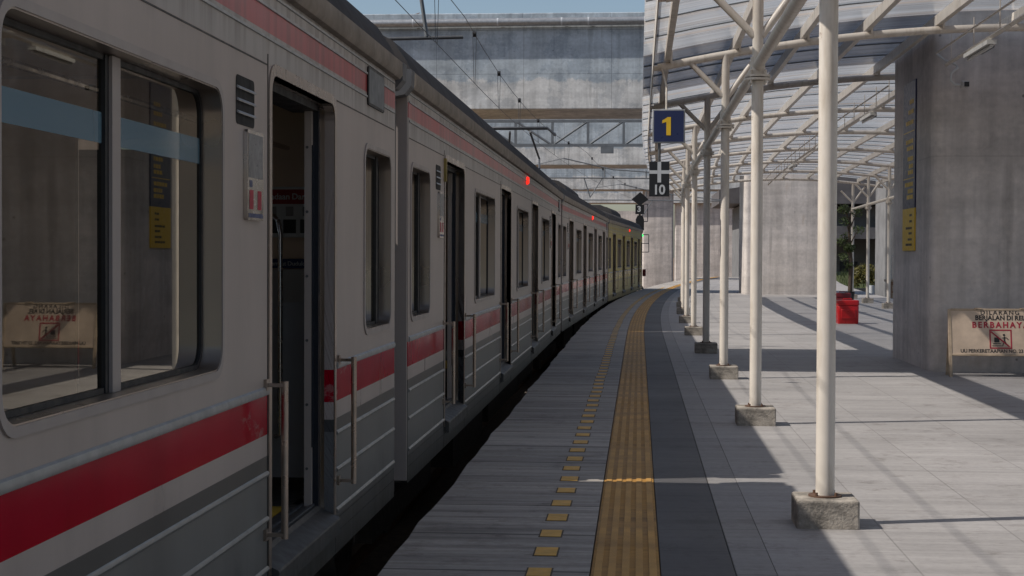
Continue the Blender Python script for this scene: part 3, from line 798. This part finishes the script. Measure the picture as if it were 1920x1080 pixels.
# eaves trim along the platform edge
et = MB()
ys = [PY[0]-3.2]+PY+[PY[-1]+.5]
for a, b in zip(ys[:-1], ys[1:]):
    xa, xb = .16+dl(a), .16+dl(b); z = ribz(.16)
    et.add([(xa-.006, a, z-.06), (xa+.006, a, z-.06), (xa+.006, a, z+.26), (xa-.006, a, z+.26), (xb-.006, b, z-.06), (xb+.006, b, z-.06), (xb+.006, b, z+.26), (xb-.006, b, z+.26)],
           [(0,1,2,3), (4,7,6,5), (0,4,5,1), (1,5,6,2), (2,6,7,3), (3,7,4,0)])
kid(et, 'eaves_trim', 'white_steel', smooth=False)
# roof sheets, bay by bay
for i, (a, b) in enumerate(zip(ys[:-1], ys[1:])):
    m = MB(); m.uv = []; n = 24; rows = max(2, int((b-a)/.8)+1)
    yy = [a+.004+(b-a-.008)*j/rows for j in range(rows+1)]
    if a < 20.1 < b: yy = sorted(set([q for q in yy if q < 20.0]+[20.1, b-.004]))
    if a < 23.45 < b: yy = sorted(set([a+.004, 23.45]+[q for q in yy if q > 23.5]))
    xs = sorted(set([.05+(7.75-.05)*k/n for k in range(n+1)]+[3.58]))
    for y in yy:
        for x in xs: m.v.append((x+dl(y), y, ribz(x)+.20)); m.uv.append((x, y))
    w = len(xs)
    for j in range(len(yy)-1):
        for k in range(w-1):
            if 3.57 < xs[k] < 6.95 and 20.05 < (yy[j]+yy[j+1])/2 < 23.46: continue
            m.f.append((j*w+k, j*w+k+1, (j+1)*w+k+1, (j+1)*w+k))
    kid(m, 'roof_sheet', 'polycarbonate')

# bars that join the sheets
y = .7
while y < 55.4:
    if min(abs(y-q) for q in PY) > .25:
        x1 = 3.54 if 20.0 < y < 23.5 else 7.7
        kid(MB().tube([(x+dl(y), y, ribz(x)+.192) for x in [.06+(x1-.06)*k/14 for k in range(15)]], .009, 6), 'glazing_bar', 'slate_steel')
    y += 1.29
# lighting conduit and lamps
for nm, (a, b), lab in (('lamp_conduit', (2, 19.9), 'cream conduit rail for lamps ending at the big concrete pillar'), ('lamp_conduit', (23.7, 53), 'cream conduit rail for lamps running away behind the big concrete pillar')):
    t = thing(nm, (3.72, a, 3.74), lab, 'conduit', 'lamp conduits under the canopy')
    m = MB(); st = [a]
    while st[-1] < b-1: st.append(st[-1]+1)
    st.append(b)
    for p, q in zip(st[:-1], st[1:]): m.tube([(3.72+dl(p), p, 3.76), (3.72+dl(q), q, 3.76)], .028, 4, cap=True)
    m.build('rail', 'white_steel', t, off=(3.72, a, 3.74), smooth=False)
    y = a+.7
    while y < b: MB().tube([(3.72+dl(y), y, 3.78), (3.72+dl(y), y, ribz(3.7)+.06)], .007, 6).build('hanger', 'white_steel', t, off=(3.72, a, 3.74)); y += 1.3
    m = MB()
    for p, q in zip(st[:-1], st[1:]): m.tube([(3.60+dl(p), p, 3.90), (3.60+dl(q), q, 3.90)], .012, 6)
    m.build('cable', 'white_steel', t, off=(3.72, a, 3.74))
def lamp(y, lab):
    x = 3.72+dl(y)
    t = thing('ceiling_lamp', (x, y, 3.68), lab, 'lamp', 'fluorescent lamps under the canopy')
    MB().prism([(-.05, .0), (.05, 0), (.05, .045), (-.05, .045)], -.62, .62).build('housing', 'white_plastic', t)
    MB().tube([(0, -.6, -.02), (0, .6, -.02)], .019, 10).build('tube', 'white_plastic', t)
    MB().box(.0505, .10, -.3, .3, .0, .05).build('ballast_box', 'slate_steel', t, bevel=.01)
    return t
lamp(18.0, 'white fluorescent lamp under the canopy just in front of the big pillar')
lamp(26.6, 'white fluorescent lamp on the conduit, first one past the big pillar')
lamp(33.5, 'small white fluorescent lamp on the conduit, second one past the big pillar')
lamp(41.0, 'distant white fluorescent lamp on the conduit, third one past the big pillar')

# ------------------------------------------------------------------ viaduct
def pier(name, x0, x1, y0, y1, z1, label, chamfer=.16, z0=-1.3, cat='pillar', grp='concrete viaduct pillars', cap=None):
    c = ((x0+x1)/2, (y0+y1)/2)
    m = MB(); lp = rrect(x0-c[0], x1-c[0], y0-c[1], y1-c[1], chamfer, 6); n = len(lp)
    m.add([(a, b, z0) for a, b in lp]+[(a, b, z1) for a, b in lp], [(i, (i+1) % n, n+(i+1) % n, n+i) for i in range(n)]+[tuple(range(n-1, -1, -1)), tuple(range(n, 2*n))])
    o = m.build(name, 'pier_concrete'); o.location = (*c, 0); return tag(o, label, cat, grp)
p1 = pier('concrete_pillar', 3.63, 6.9, 20.2, 23.33, 8.99, 'massive grey concrete pillar on the platform carrying the navy and yellow sign strip')
p2 = pier('concrete_pillar', 3.99, 7.35, 60.6, 63.8, 6.925, 'wide grey concrete pillar standing midway down the platform behind the cream posts')
p3 = pier('concrete_pillar', .42, 2.98, 134.2, 137, 6.925, 'pale concrete pillar seen just past the far end of the train')
p4 = pier('concrete_pillar', 3.9, 12.5, 168.2, 171, 6.925, 'broad concrete pillar closing the far end of the view behind the cream posts')
pL = pier('concrete_pillar', -14.0, -11.0, 18.0, 21.1, 9.0, 'concrete pillar standing across the tracks behind the train')
p6 = pier('concrete_pillar', 11.2, 13.4, 74, 77, 9, 'grey concrete pillar beyond the platform, just past the brick planter', chamfer=.05); p6.data.materials[0] = MATS['shed_wall']  # darker wall grey on this pillar stands in for the shade on it
def beam(x0, x1, y0, y1, z0, z1, label):
    c = ((x0+x1)/2, (y0+y1)/2); m = MB()
    m.box(x0-c[0], x1-c[0], y0-c[1], y1-c[1], z0, z1-.34)
    m.box(x0-c[0], x1-c[0], y0-c[1]+.06, y1-c[1], z1-.34, z1)
    o = m.build('viaduct_beam', 'beam_concrete', smooth=False, bevel=.03); o.location = (*c, 0)
    return tag(o, label, 'viaduct beam', 'concrete viaduct beams')
w_ = MB().box(-18, 3.7, 0, 1.2, -1.3, 6.6); o_ = w_.build('abutment_wall', 'pier_concrete', smooth=False); o_.location = (0, 186, 0)
tag(o_, 'pale concrete retaining wall closing the far end of the tracks under the crossbeams', 'wall')
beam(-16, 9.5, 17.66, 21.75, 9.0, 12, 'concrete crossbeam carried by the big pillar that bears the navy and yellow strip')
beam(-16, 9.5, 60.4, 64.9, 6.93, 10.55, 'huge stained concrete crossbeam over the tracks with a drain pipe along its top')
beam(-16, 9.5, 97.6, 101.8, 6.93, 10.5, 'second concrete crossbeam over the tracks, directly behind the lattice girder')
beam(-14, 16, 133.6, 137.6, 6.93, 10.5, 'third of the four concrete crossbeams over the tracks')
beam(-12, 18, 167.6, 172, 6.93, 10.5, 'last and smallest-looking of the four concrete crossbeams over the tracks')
pp = thing('drain_pipe', (0, 60.2, 10.2), 'long grey drain pipe along the top of the biggest crossbeam', 'pipe')
MB().tube([(-16, 0, -.08), (9, 0, .03)], .15, 18).build('pipe', 'galv', pp)
for x in (-13.4, -8.5, -5.3, -2.9, -1.9, .2, 3): MB().tube([(x, 0, -.08+.0044*(x+16)), (x+.06, 0, -.08+.0044*(x+16.06))], .158, 18).build('pipe_clamp', 'sign_white', pp)
rbm = MB()
for x in (-8.2, -4.7, -1.6, 1.2, 3.8): rbm.tube([(x, 62, 10.5), (x+.02, 62, 10.72)], .02, 6)
for k in range(5): rbm.tube([(-9.8+.1*k, 62+.1*k, 10.56+.02*k), (-8.7+.05*k, 62.3, 10.7+.04*k)], .016, 5)
tag(rbm.build('rebar_stubs', 'rail_rust'), 'rusty reinforcing bar ends sticking out of the top of the biggest crossbeam', 'rebar')

# ------------------------------------------------------------------ overhead line
gd = thing('lattice_girder', (-7, 56.5, 5.3), 'grey steel lattice girder of the overhead line across the track below the big crossbeam', 'girder')
m = MB(); zb, zt = 5.30, 6.15
for z in (zb, zt): MB().box(-7.2, .9, 56.46, 56.54, z-.05, z+.05).build('chord', 'slate_steel', gd, off=(-7, 56.5, 5.3))
xs = [-6.9, -5.6, -4.3, -3.0, -1.75, -.5, .8]
for x in xs: MB().box(x-.045, x+.045, 56.462, 56.538, zb+.05, zt-.05).build('vertical', 'slate_steel', gd, off=(-7, 56.5, 5.3))
m = MB()
for i, (a, b) in enumerate(zip(xs[:-1], xs[1:])):
    p, q = ((a, zt), (b, zb)) if i < 3 else ((a, zb), (b, zt))
    MB().tube([(p[0], 56.5, p[1]), (q[0], 56.5, q[1])], .042, 8).build('diagonal', 'slate_steel', gd, off=(-7, 56.5, 5.3))
MB().box(-1.3, -.85, 56.4, 56.6, 5.02, 5.24).build('plate', 'slate_steel', gd, off=(-7, 56.5, 5.3))
ms = thing('overhead_line_mast', (-7.0, 56.2, -1.3), 'grey steel mast behind the train carrying the lattice girder', 'mast')
MB().box(-.12, .12, -.12, .12, 0, 7.8).build('column', 'slate_steel', ms); MB().box(-.3, .3, -.3, .3, -.2, .25).build('base', 'footing_concrete', ms)

def wire_thing(name, label, cat): return thing(name, (-2.84, 40, 4.5), label, cat)
ow = wire_thing('overhead_wires', 'thin dark overhead wires and droppers strung above the train', 'overhead wires')
off = (-2.84, 40, 4.5)
def trk(y): return -2.84+dt(y)
def mz(y): 
    # messenger wire, supported at 24, 56.5 and 92
    for a, b in ((-8.5, 24), (24, 56.5), (56.5, 92), (92, 130)):
        if y <= b:
            u = (y-a)/(b-a); return 5.18-.9*u*(1-u)*1.6
    return 5.18
cw = lambda y: 4.27
m = MB().tube([(trk(y)+.12, y, mz(y)) for y in range(-8, 128, 3)], .006, 6); m.build('messenger_wire', 'dark_steel', ow, off=off)
m = MB().tube([(trk(y)+.12, y, cw(y)) for y in range(-8, 128, 4)], .005, 6); m.build('contact_wire', 'dark_steel', ow, off=off)
for y in [13, 17, 21.5, 26.5, 31, 35.5, 40.5, 45.5, 50.5, 60, 65, 70, 76, 82]:
    for s in (-.045, .045): MB().tube([(trk(y)+.12, y+s*2, cw(y)), (trk(y)+.12+s*.6, y+s, mz(y))], .0045, 5).build('dropper', 'dark_steel', ow, off=off)
    MB().tube([(trk(y)+.09, y, mz(y)), (trk(y)+.15, y, mz(y))], .05, 10).build('clamp', 'black_rubber', ow, off=off)

ca = thing('overhead_line_bracket', (-4, 24, 4.6), 'dark steel bracket arm hanging over the train roof near the top of the view', 'bracket')
m = MB().tube([(-4.3, 24, 4.66), (-2.62, 24, 4.69)], .028, 10).build('arm', 'dark_steel', ca, off=(-4, 24, 4.6))
MB().tube([(-3.17, 24, 4.70), (-3.26, 24, 5.3), (-3.4, 24, 6.3)], .03, 8).build('hanger', 'slate_steel', ca, off=(-4, 24, 4.6))
MB().tube([(-4.3, 24, 4.66), (-6.9, 24, 5.6)], .03, 8).build('strut', 'dark_steel', ca, off=(-4, 24, 4.6))
MB().tube([(-3.4, 24, 6.3), (-7, 24, 6.4)], .03, 8).build('stay', 'dark_steel', ca, off=(-4, 24, 4.6))
MB().box(-7.1, -6.9, 23.9, 24.1, -1.3, 7).build('mast', 'slate_steel', ca, off=(-4, 24, 4.6))
for y, x0, x1, z, lab in ((78, -3.6, 4.4, 5.2, 'nearer thin cantilever truss over the track beyond the lattice girder'), (96, -1, 5, 4.75, 'farther thin cantilever truss over the track, partly behind the plus-ten sign')):
    t = thing('cantilever_truss', (x0, y, z), lab, 'truss', 'small cantilever trusses')
    m = MB().tube([(x0, y, z), (x1, y, z-.05)], .035, 8).tube([(x0, y, z+.95), (x0+2.4, y, z+.4), (x1, y, z-.0)], .03, 8)
    m.build('chord', 'slate_steel', t, off=(x0, y, z))
    m = MB()
    for k in (.25, .5, .75):
        x = x0+(x1-x0)*k; m.tube([(x, y, z), (x, y, z+.7*(1-k))], .03, 8)
    m.tube([(x0+1.0, y, z), (x0+1.3, y, z-.95)], .03, 8).tube([(x0+1.9, y, z), (x0+1.3, y, z-.95)], .025, 8)
    m.build('web', 'slate_steel', t, off=(x0, y, z))
    MB().box(-7.6, -7.4, y-.1, y+.1, -1.3, z+.6).build('mast', 'slate_steel', t, off=(x0, y, z))
    MB().tube([(-7.5, y, z+.02), (x0, y, z)], .035, 8).tube([(-7.5, y, z+.02), (x0, y, z+.95)], .02, 6).build('stay', 'slate_steel', t, off=(x0, y, z))

# ------------------------------------------------------------------ signs
xs_, ys_ = .352, 18.62
sg = thing('platform_number_sign', (xs_, ys_, 2.9), 'square navy sign with a yellow 1 hanging from the canopy edge', 'sign')
o = (xs_, ys_, 2.9)
MB().box(.165, .54, ys_-.03, ys_+.03, 2.72, 3.11).build('frame', 'galv', sg, off=o, bevel=.006)
MB().box(.182, .523, ys_-.034, ys_-.0305, 2.737, 3.093).build('panel', 'navy', sg, off=o, smooth=False)
n1 = MB(); prof = [(-.028, -.11), (.028, -.11), (.028, .115), (-.012, .115), (-.052, .088), (-.078, .075), (-.078, .038), (-.028, .055)]
pr_ = [(x*.93+.35, z*.93+2.912) for x, z in prof]; n1.prism(pr_, ys_-.037, ys_-.0342)
n1.build('numeral', 'sign_yellow', sg, off=o, smooth=False)
MB().tube([(.325, ys_, 3.11), (.325, ys_, 3.38), (.27, ys_+.08, 3.58)], .011, 8).build('hanger_rod', 'white_steel', sg, off=o)
s2 = thing('stop_marker_sign', (.245, ys_, 2.3), 'black sign with a white cross and the number 10 under the navy sign', 'sign')
o = (.245, ys_, 2.3)
MB().box(.131, .363, ys_-.02, ys_+.02, 2.108, 2.51).build('panel', 'sign_black', s2, off=o, bevel=.004)
MB().box(.226, .268, ys_-.0235, ys_-.0205, 2.268, 2.506).box(.133, .2255, ys_-.0235, ys_-.0205, 2.368, 2.408).box(.2685, .361, ys_-.0235, ys_-.0205, 2.368, 2.408).build('cross', 'sign_white', s2, off=o, smooth=False)
link('numerals', text_mesh("10", .155, face_front(0, -.0235, -.120), .004, .95, sx=.95), 'sign_white', s2, False)
MB().tube([(.247, ys_, 2.51), (.247, ys_, 2.722)], .016, 8).build('hanger_rod', 'dark_steel', s2, off=o)

# far signal by the end of the train
yS = 74; xS = .10
o = (xS, yS, 2.9)
sn = thing('railway_signal', o, 'small black railway signal with a white 3 beyond the end of the train', 'signal')
MB().box(xS-.05, xS+.05, yS, yS+.1, -1.2, 4.2).build('post', 'dark_steel', sn, off=o)
m = MB(); m.prism([(xS-.38, 4.02), (xS, 3.72), (xS+.40, 4.02), (xS+.02, 4.36)], yS-.06, yS-.02); m.build('diamond_board', 'sign_black', sn, off=o, smooth=False)
MB().box(xS-.2, xS+.2, yS-.07, yS-.01, 3.34, 3.78).build('number_box', 'sign_black', sn, off=o)
link('numeral', text_mesh("3", .36, face_front(-.03, -.075, .66), .012), 'sign_white', sn, False)
MB().prism([(xS-.18, 2.6), (xS+.20, 2.6), (xS+.2, 3.1), (xS+.12, 3.28), (xS-.10, 3.28), (xS-.18, 3.1)], yS-.2, yS-.075).build('signal_head', 'sign_black', sn, off=o)
MB().tube([(xS+.12, yS-.21, 2.36), (xS+.12, yS-.16, 2.36)], .06, 12).build('green_lamp', 'lamp_green', sn, off=o)
m = MB()
for p, q in (((xS+.2, 3.8), (xS+.36, 3.8)), ((xS+.36, 3.8), (xS+.36, 3.0)), ((xS+.2, 3.0), (xS+.36, 3.0))):
    m.tube([(p[0], yS, p[1]), (q[0], yS, q[1])], .022, 6)
m.build('ladder_guard', 'dark_steel', sn, off=o); m = MB()
for p, q in (((xS+.12, 2.4), (xS+.42, 2.4)), ((xS+.42, 2.4), (xS+.42, 1.6)), ((xS+.12, 1.6), (xS+.42, 1.6)), ((xS+.12, 2.0), (xS+.42, 2.0))):
    m.tube([(p[0], yS, p[1]), (q[0], yS, q[1])], .022, 6)
m.build('ladder_guard', 'dark_steel', sn, off=o)

# wayfinding strip on the pillar's left face
o = (3.62, 21.8, 2.6); xw = 3.628
tt = thing('wayfinding_sign', o, 'tall narrow navy and yellow information strip on the shaded side of the big pillar', 'sign')
MB().box(xw-.018, xw, 21.36, 22.3, 2.07, 3.75).build('navy_panel', 'navy', tt, off=o, smooth=False)
MB().box(xw-.018, xw, 21.36, 22.3, 1.505, 2.068).build('yellow_panel', 'sign_yellow', tt, off=o, smooth=False)
m = MB(); k = MB()
rr = random.Random(3)
for z, n in ((3.45, 3), (3.32, 4), (3.18, 5), (2.93, 5), (2.84, 4), (2.70, 4), (2.6, 3), (2.52, 3), (2.36, 5), (2.27, 4), (2.19, 4)):
    y = 21.50
    for q in range(n):
        w = rr.uniform(.05, .12); m.box(xw-.021, xw-.0185, y, y+w, z, z+.055); y += w+.03
for z in (3.08, 2.46): m.box(xw-.021, xw-.0185, 21.42, 22.24, z, z+.012)
for z, n in ((1.96, 2), (1.88, 2), (1.79, 4), (1.72, 2), (1.64, 3), (1.57, 4)):
    y = 21.55
    for q in range(n):
        w = rr.uniform(.05, .11); k.box(xw-.021, xw-.0185, y, y+w, z, z+.03); y += w+.025
m.build('yellow_lettering', 'sign_yellow', tt, off=o, smooth=False); k.build('black_lettering', 'sign_black', tt, off=o, smooth=False)

# security camera
o = (3.95, 20.1, 3.5)
cc = thing('security_camera', o, 'white security camera on a bent arm on the front of the big pillar', 'camera')
MB().tube([(3.66, 20.17, 3.93), (3.74, 20.1, 3.84), (3.86, 20.0, 3.77), (3.88, 19.97, 3.73), (3.80, 19.95, 3.66), (3.79, 19.95, 3.58), (3.85, 19.98, 3.525), (3.92, 20.0, 3.525)], .014, 8).build('cable_arm', 'white_plastic', cc, off=o)
MB().obox((3.965, 19.96, 3.52), (.035, 0, 0), (0, .09, .0), (0, -.0, .034)).build('housing', 'white_plastic', cc, off=o, bevel=.01)
MB().obox((3.968, 19.865, 3.518), (.03, 0, 0), (0, .005, 0), (0, 0, .03)).build('lens_face', 'sign_black', cc, off=o, bevel=.004)
MB().tube([(3.96, 20.0, 3.56), (3.98, 20.19, 3.58)], .018, 8).build('mount', 'white_plastic', cc, off=o)

# A-frame warning board
o = (4.31, 19.6, 0)
ab = thing('warning_board', o, 'weathered wooden A-frame warning board in front of the big pillar, reading DILARANG BERJALAN DI REL', 'sign board')
th = R(11); up_ = Vector((0, math.sin(th), math.cos(th))); nr = Vector((0, -math.cos(th), math.sin(th)))
def bpt(x, h, d=0): return Vector((x, -.22, 0)) + up_*h + nr*d
c = bpt(0, .535)
MB().obox(c, (.575, 0, 0), up_*.275, nr*.012).build('panel', 'board_wood', ab, bevel=.004)
m = MB()
for x in (-.59, .59): m.obox(bpt(x, .40), (.018, 0, 0), up_*.415, nr*.018)
for h in (.265, .81): m.obox(bpt(0, h), (.5715, 0, 0), up_*.012, nr*.018)
m.build('frame', 'board_edge', ab, bevel=.003)
m = MB(); bk_ = Vector((0, -math.sin(th), math.cos(th)))
for x in (-.565, .565): m.obox(Vector((x, .145, 0))+bk_*.40, (.018, 0, 0), bk_*.40, (0, .014, 0))
m.obox(Vector((0, .145, 0))+bk_*.5, (.54, 0, 0), bk_*.2, (0, .008, 0))
m.build('rear_leg', 'board_edge', ab)
m = MB()
for x in (-.25, .28): m.obox(bpt(x, .826), (.04, 0, 0), up_*.006, (0, .03, 0))
m.build('hinge', 'board_edge', ab)
def btxt(s, size, x, h, mat, name, bold=.0, sp=1., sx=1.):
    Mx = Matrix.Identity(4); X = Vector((1, 0, 0)); p = bpt(x, h, .0135)
    Mx.col[0] = (*X, 0); Mx.col[1] = (*up_, 0); Mx.col[2] = (*nr, 0); Mx.col[3] = (*p, 1)
    link(name, text_mesh(s, size, Mx, bold, sp, .0008, sx=sx), mat, ab, False)
btxt("DILARANG", .078, 0, .772, 'board_ink', 'lettering', .001, 1.35, .95)
btxt("BERJALAN DI REL", .078, 0, .708, 'board_ink', 'lettering', .0025, 1.05, .95)
btxt("BERBAHAYA", .098, 0, .622, 'board_red', 'lettering', .003, 1.38, .95)
btxt("UU PERKERETAAPIAN NO. 23 TH 2007", .058, 0, .31, 'board_ink', 'lettering', .001, 1.0, .98)
m = MB(); P = lambda x, h: bpt(x, h+.455, .0135)
for x0, x1, h0, h1 in ((-.13, .13, .10, .115), (-.13, .13, -.115, -.10), (-.13, -.115, -.0995, .0995), (.115, .13, -.0995, .0995)):
    m.obox(P((x0+x1)/2, (h0+h1)/2), ((x1-x0)/2, 0, 0), up_*((h1-h0)/2), nr*.001)
a, b = P(-.112, .09), P(.10, -.09); d = (b-a).normalized(); m.obox((a+b)/2, d*((b-a).length/2), d.cross(nr)*.008, nr*.0016)
m.build('pictogram_frame', 'board_red', ab, smooth=False)
m = MB(); q = lambda x0, x1, h0, h1: m.obox(P((x0+x1)/2, (h0+h1)/2), ((x1-x0)/2, 0, 0), up_*((h1-h0)/2), nr*.001)
q(-.075, -.015, -.04, .02); q(-.09, .0, -.06, -.05); q(-.1, .01, -.085, -.076); q(.035, .052, -.02, .03); q(.02, .07, .01, .02)
for s0, s1 in (((.04, -.02), (.02, -.085)), ((.046, -.02), (.075, -.075)), ((.07, .015), (.09, -.01))):
    a, b = P(*s0), P(*s1); d = (b-a).normalized(); m.obox((a+b)/2, d*((b-a).length/2), d.cross(nr)*.005, nr*.001)
m.tube([P(.04, .05)-nr*.001, P(.04, .05)+nr*.001], .014, 12)
m.build('pictogram_figure', 'board_ink', ab, smooth=False)

# red plastic boxes on the platform
def redbox(x, y, w, d, h, label, mat):
    t = thing('plastic_bin', (x, y, 0), label, 'bin', 'red plastic bins')
    m = MB(); lp = rrect(-w/2, w/2, -d/2, d/2, .04, 4); n = len(lp)
    def lev(z, s): return [(a*s, b*s, z) for a, b in lp]
    L = [lev(0, .94), lev(.02, .97), lev(h*.74, 1.), lev(h*.78, .965), lev(h*.80, 1.03), lev(h*.96, 1.03), lev(h, .98)]
    fs = [(i*n+k, i*n+(k+1) % n, (i+1)*n+(k+1) % n, (i+1)*n+k) for i in range(len(L)-1) for k in range(n)]
    m.add([v for q in L for v in q], fs+[tuple(range(n-1, -1, -1)), tuple((len(L)-1)*n+k for k in range(n))])
    m.build('shell', mat, t)
    MB().box(-w*.34, w*.34, -d/2-.012, -d/2+.02, h*.22, h*.62).build('panel', mat, t, bevel=.01)
    MB().tube([(-w*.2, -.02, h-.01), (-w*.2, -.02, h+.03), (w*.2, -.02, h+.03), (w*.2, -.02, h-.01)], .012, 8).build('handle', mat, t)
redbox(4.46, 34.6, .44, .42, .50, 'bright red plastic bin standing on the platform short of the slender potted tree', 'red_plastic')
redbox(5.22, 41.5, .4, .4, .50, 'dark red bin half hidden behind the bright red one', 'dark_red')

# ------------------------------------------------------------------ right-hand background
def foliage(m, c, rad, n, size, rg):
    for _ in range(n):
        d = Vector((rg.gauss(0, 1), rg.gauss(0, 1), rg.gauss(0, 1))).normalized()*rg.random()**.45
        p = Vector(c)+Vector((d.x*rad[0], d.y*rad[1], d.z*rad[2]))
        a = Vector((rg.uniform(-1, 1), rg.uniform(-1, 1), rg.uniform(-1, 1))).normalized(); b = a.orthogonal().normalized()
        s = size*rg.uniform(.6, 1.3); m.add([p-a*s, p+b*s*.4, p+a*s, p-b*s*.4], [(0, 1, 2, 3)])
rg = random.Random(11)
def tree(x, y, zb, h, rad, clumps, label, mat, leafn=90, cs=.38, pot=False):
    t = thing('tree', (x, y, zb), label, 'tree')
    m = MB().tube([(0, 0, 0), (.05, .02, h*.4), (-.03, .05, h*.8), (.02, 0, h)], [.08, .06, .04, .015], 8)
    f = MB()
    for _ in range(clumps):
        a = rg.uniform(0, 6.28); rr_ = rad*rg.uniform(.1, 1); z = h*rg.uniform(.32, 1.08)
        c = (rr_*math.cos(a), rr_*math.sin(a), z); m.tube([(0, 0, max(.2, z-.5)), (c[0]*.6, c[1]*.6, z-.15), c], [.025, .015, .006], 6)
        foliage(f, c, (cs, cs, cs*.8), leafn, .085 if cs > .3 else .05, rg)
    m.build('trunk', 'bark', t); f.build('crown', mat, t, smooth=False)
    if pot: MB().tube([(0, 0, 0), (0, 0, .3)], [.13, .17], 16).build('pot', 'sign_black', t)
tree(6.85, 52.6, 0, 2.9, .30, 12, 'slender green tree in a dark pot on the platform behind the red bins', 'leaf_green', 80, .2, True)
tree(18, 96, -1.3, 7, 2.6, 34, 'broad green tree far off near the grey shed', 'leaf_green')
t = thing('clipped_hedge', (12.2, 82, -1.3), 'yellow-green clipped hedge seen between thin canopy posts beyond the tracks', 'hedge')
f = MB(); 
for k in range(9): foliage(f, (-1.2+.3*k, 0, 1.75+.15*math.sin(k)), (.35, .45, .55), 260, .09, rg)
f.build('foliage', 'leaf_yellow', t, smooth=False); MB().box(-1.2, 1.2, -.2, .2, 0, .9).build('stems', 'bark', t)
g = MB()
for _ in range(5000):
    x, y = rg.uniform(11.5, 30), rg.uniform(86, 100); h = rg.uniform(.15, .5); a = rg.uniform(0, 3.14); w = .03
    z0 = -1.25+(y-86)*.12
    g.add([(x-w*math.cos(a), y-w*math.sin(a), z0), (x+w*math.cos(a), y+w*math.sin(a), z0), (x+rg.uniform(-.1, .1), y, z0+h)], [(0, 1, 2)])
tag(g.build('grass', 'grass_green', smooth=False), kind='stuff')
b = MB(); b.add([(11, 86, -1.3), (40, 86, -1.3), (40, 101, .5), (11, 101, .5), (11, 104, -1.3), (40, 104, -1.3)], [(0, 1, 2, 3), (3, 2, 5, 4), (0, 3, 4), (1, 5, 2)])
tag(b.build('grass_hill', 'grass_green', smooth=False), kind='structure')
t = thing('brick_planter', (10.75, 64, -1.3), 'pale brick planter wall with a flat coping beyond the platform edge', 'planter')
MB().box(-.9, 1.5, -.5, .5, 0, 1.75).build('wall', 'brick', t, smooth=False)
m = MB()
for k in range(5):
    for j in range(3): m.box(-.86+.36*j+.0, -.55+.36*j, -.512, -.501, .2+.3*k, .42+.3*k)
m.build('brick_face', 'board_edge', t, smooth=False)
MB().box(-1.0, 1.6, -.6, .6, 1.751, 1.85).build('coping', 'board_edge', t, bevel=.015)
MB().tube([(-.8, 0, 1.85), (-.8, 0, 2.75), (1.4, 0, 2.75), (1.4, 0, 1.85)], .02, 8).build('guard_rail', 'galv', t)
t = thing('bollard', (10.05, 70, -1.3), 'white bollard with a black foot beyond the platform', 'bollard')
MB().tube([(0, 0, 0), (0, 0, .45)], .13, 14).build('foot', 'sign_black', t); MB().tube([(0, 0, .45), (0, 0, 1.5)], .12, 14).build('shaft', 'sign_white', t)
t = thing('signal_stand', (11.4, 71, -1.3), 'dark leaning barrier stand beside the white bollard', 'barrier')
MB().tube([(0, 0, 0), (.35, .2, 2.2)], [.16, .07], 8).build('arm', 'sign_black', t); MB().box(-.3, .3, -.25, .25, 0, .15).build('base', 'footing_concrete', t)
t = thing('station_shed', (16, 112, -1.3), 'dark station shed with grey sheet roofs far off beyond the hedge', 'building')
MB().box(-9, 16, 0, 8, 0, 6.2).build('wall', 'shed_wall', t, smooth=False)
MB().prism([(-10.5, 6.3), (17, 6.3), (17, 6.8), (4, 9.4), (-10.5, 7.2)], -2.5, 9).build('roof', 'sheet_roof', t, smooth=False)
MB().prism([(-9, 3.9), (12, 3.9), (12, 4.1), (-9, 5.0)], -5.5, -.1).build('awning', 'sheet_roof', t, smooth=False)
for x in (-6.5, -3.5, 0, 3.5, 7): MB().tube([(x, -5, 0), (x, -5, 3.95)], .12, 10).build('post', 'white_steel', t)
for x in (-5, -1.5, 2): MB().box(x-.6, x+.6, -.06, -.001, .02, 2.4).build('opening', 'sign_black', t, smooth=False)  # black panels on the wall, painting the dark inside of doorways
t = thing('boundary_fence', (11, 84.2, -1.3), 'low dark boundary fence in front of the clipped hedge', 'fence')
MB().box(-2.5, 14, -.04, .04, .2, 1.1).build('panel', 'dark_steel', t, smooth=False)
for k in range(8): MB().box(-2.5+2.2*k, -2.4+2.2*k, -.07, .07, 0, 1.25).build('post', 'dark_steel', t)

for o in list(bpy.data.objects):
    if o.name.startswith('tmp'): bpy.data.objects.remove(o)
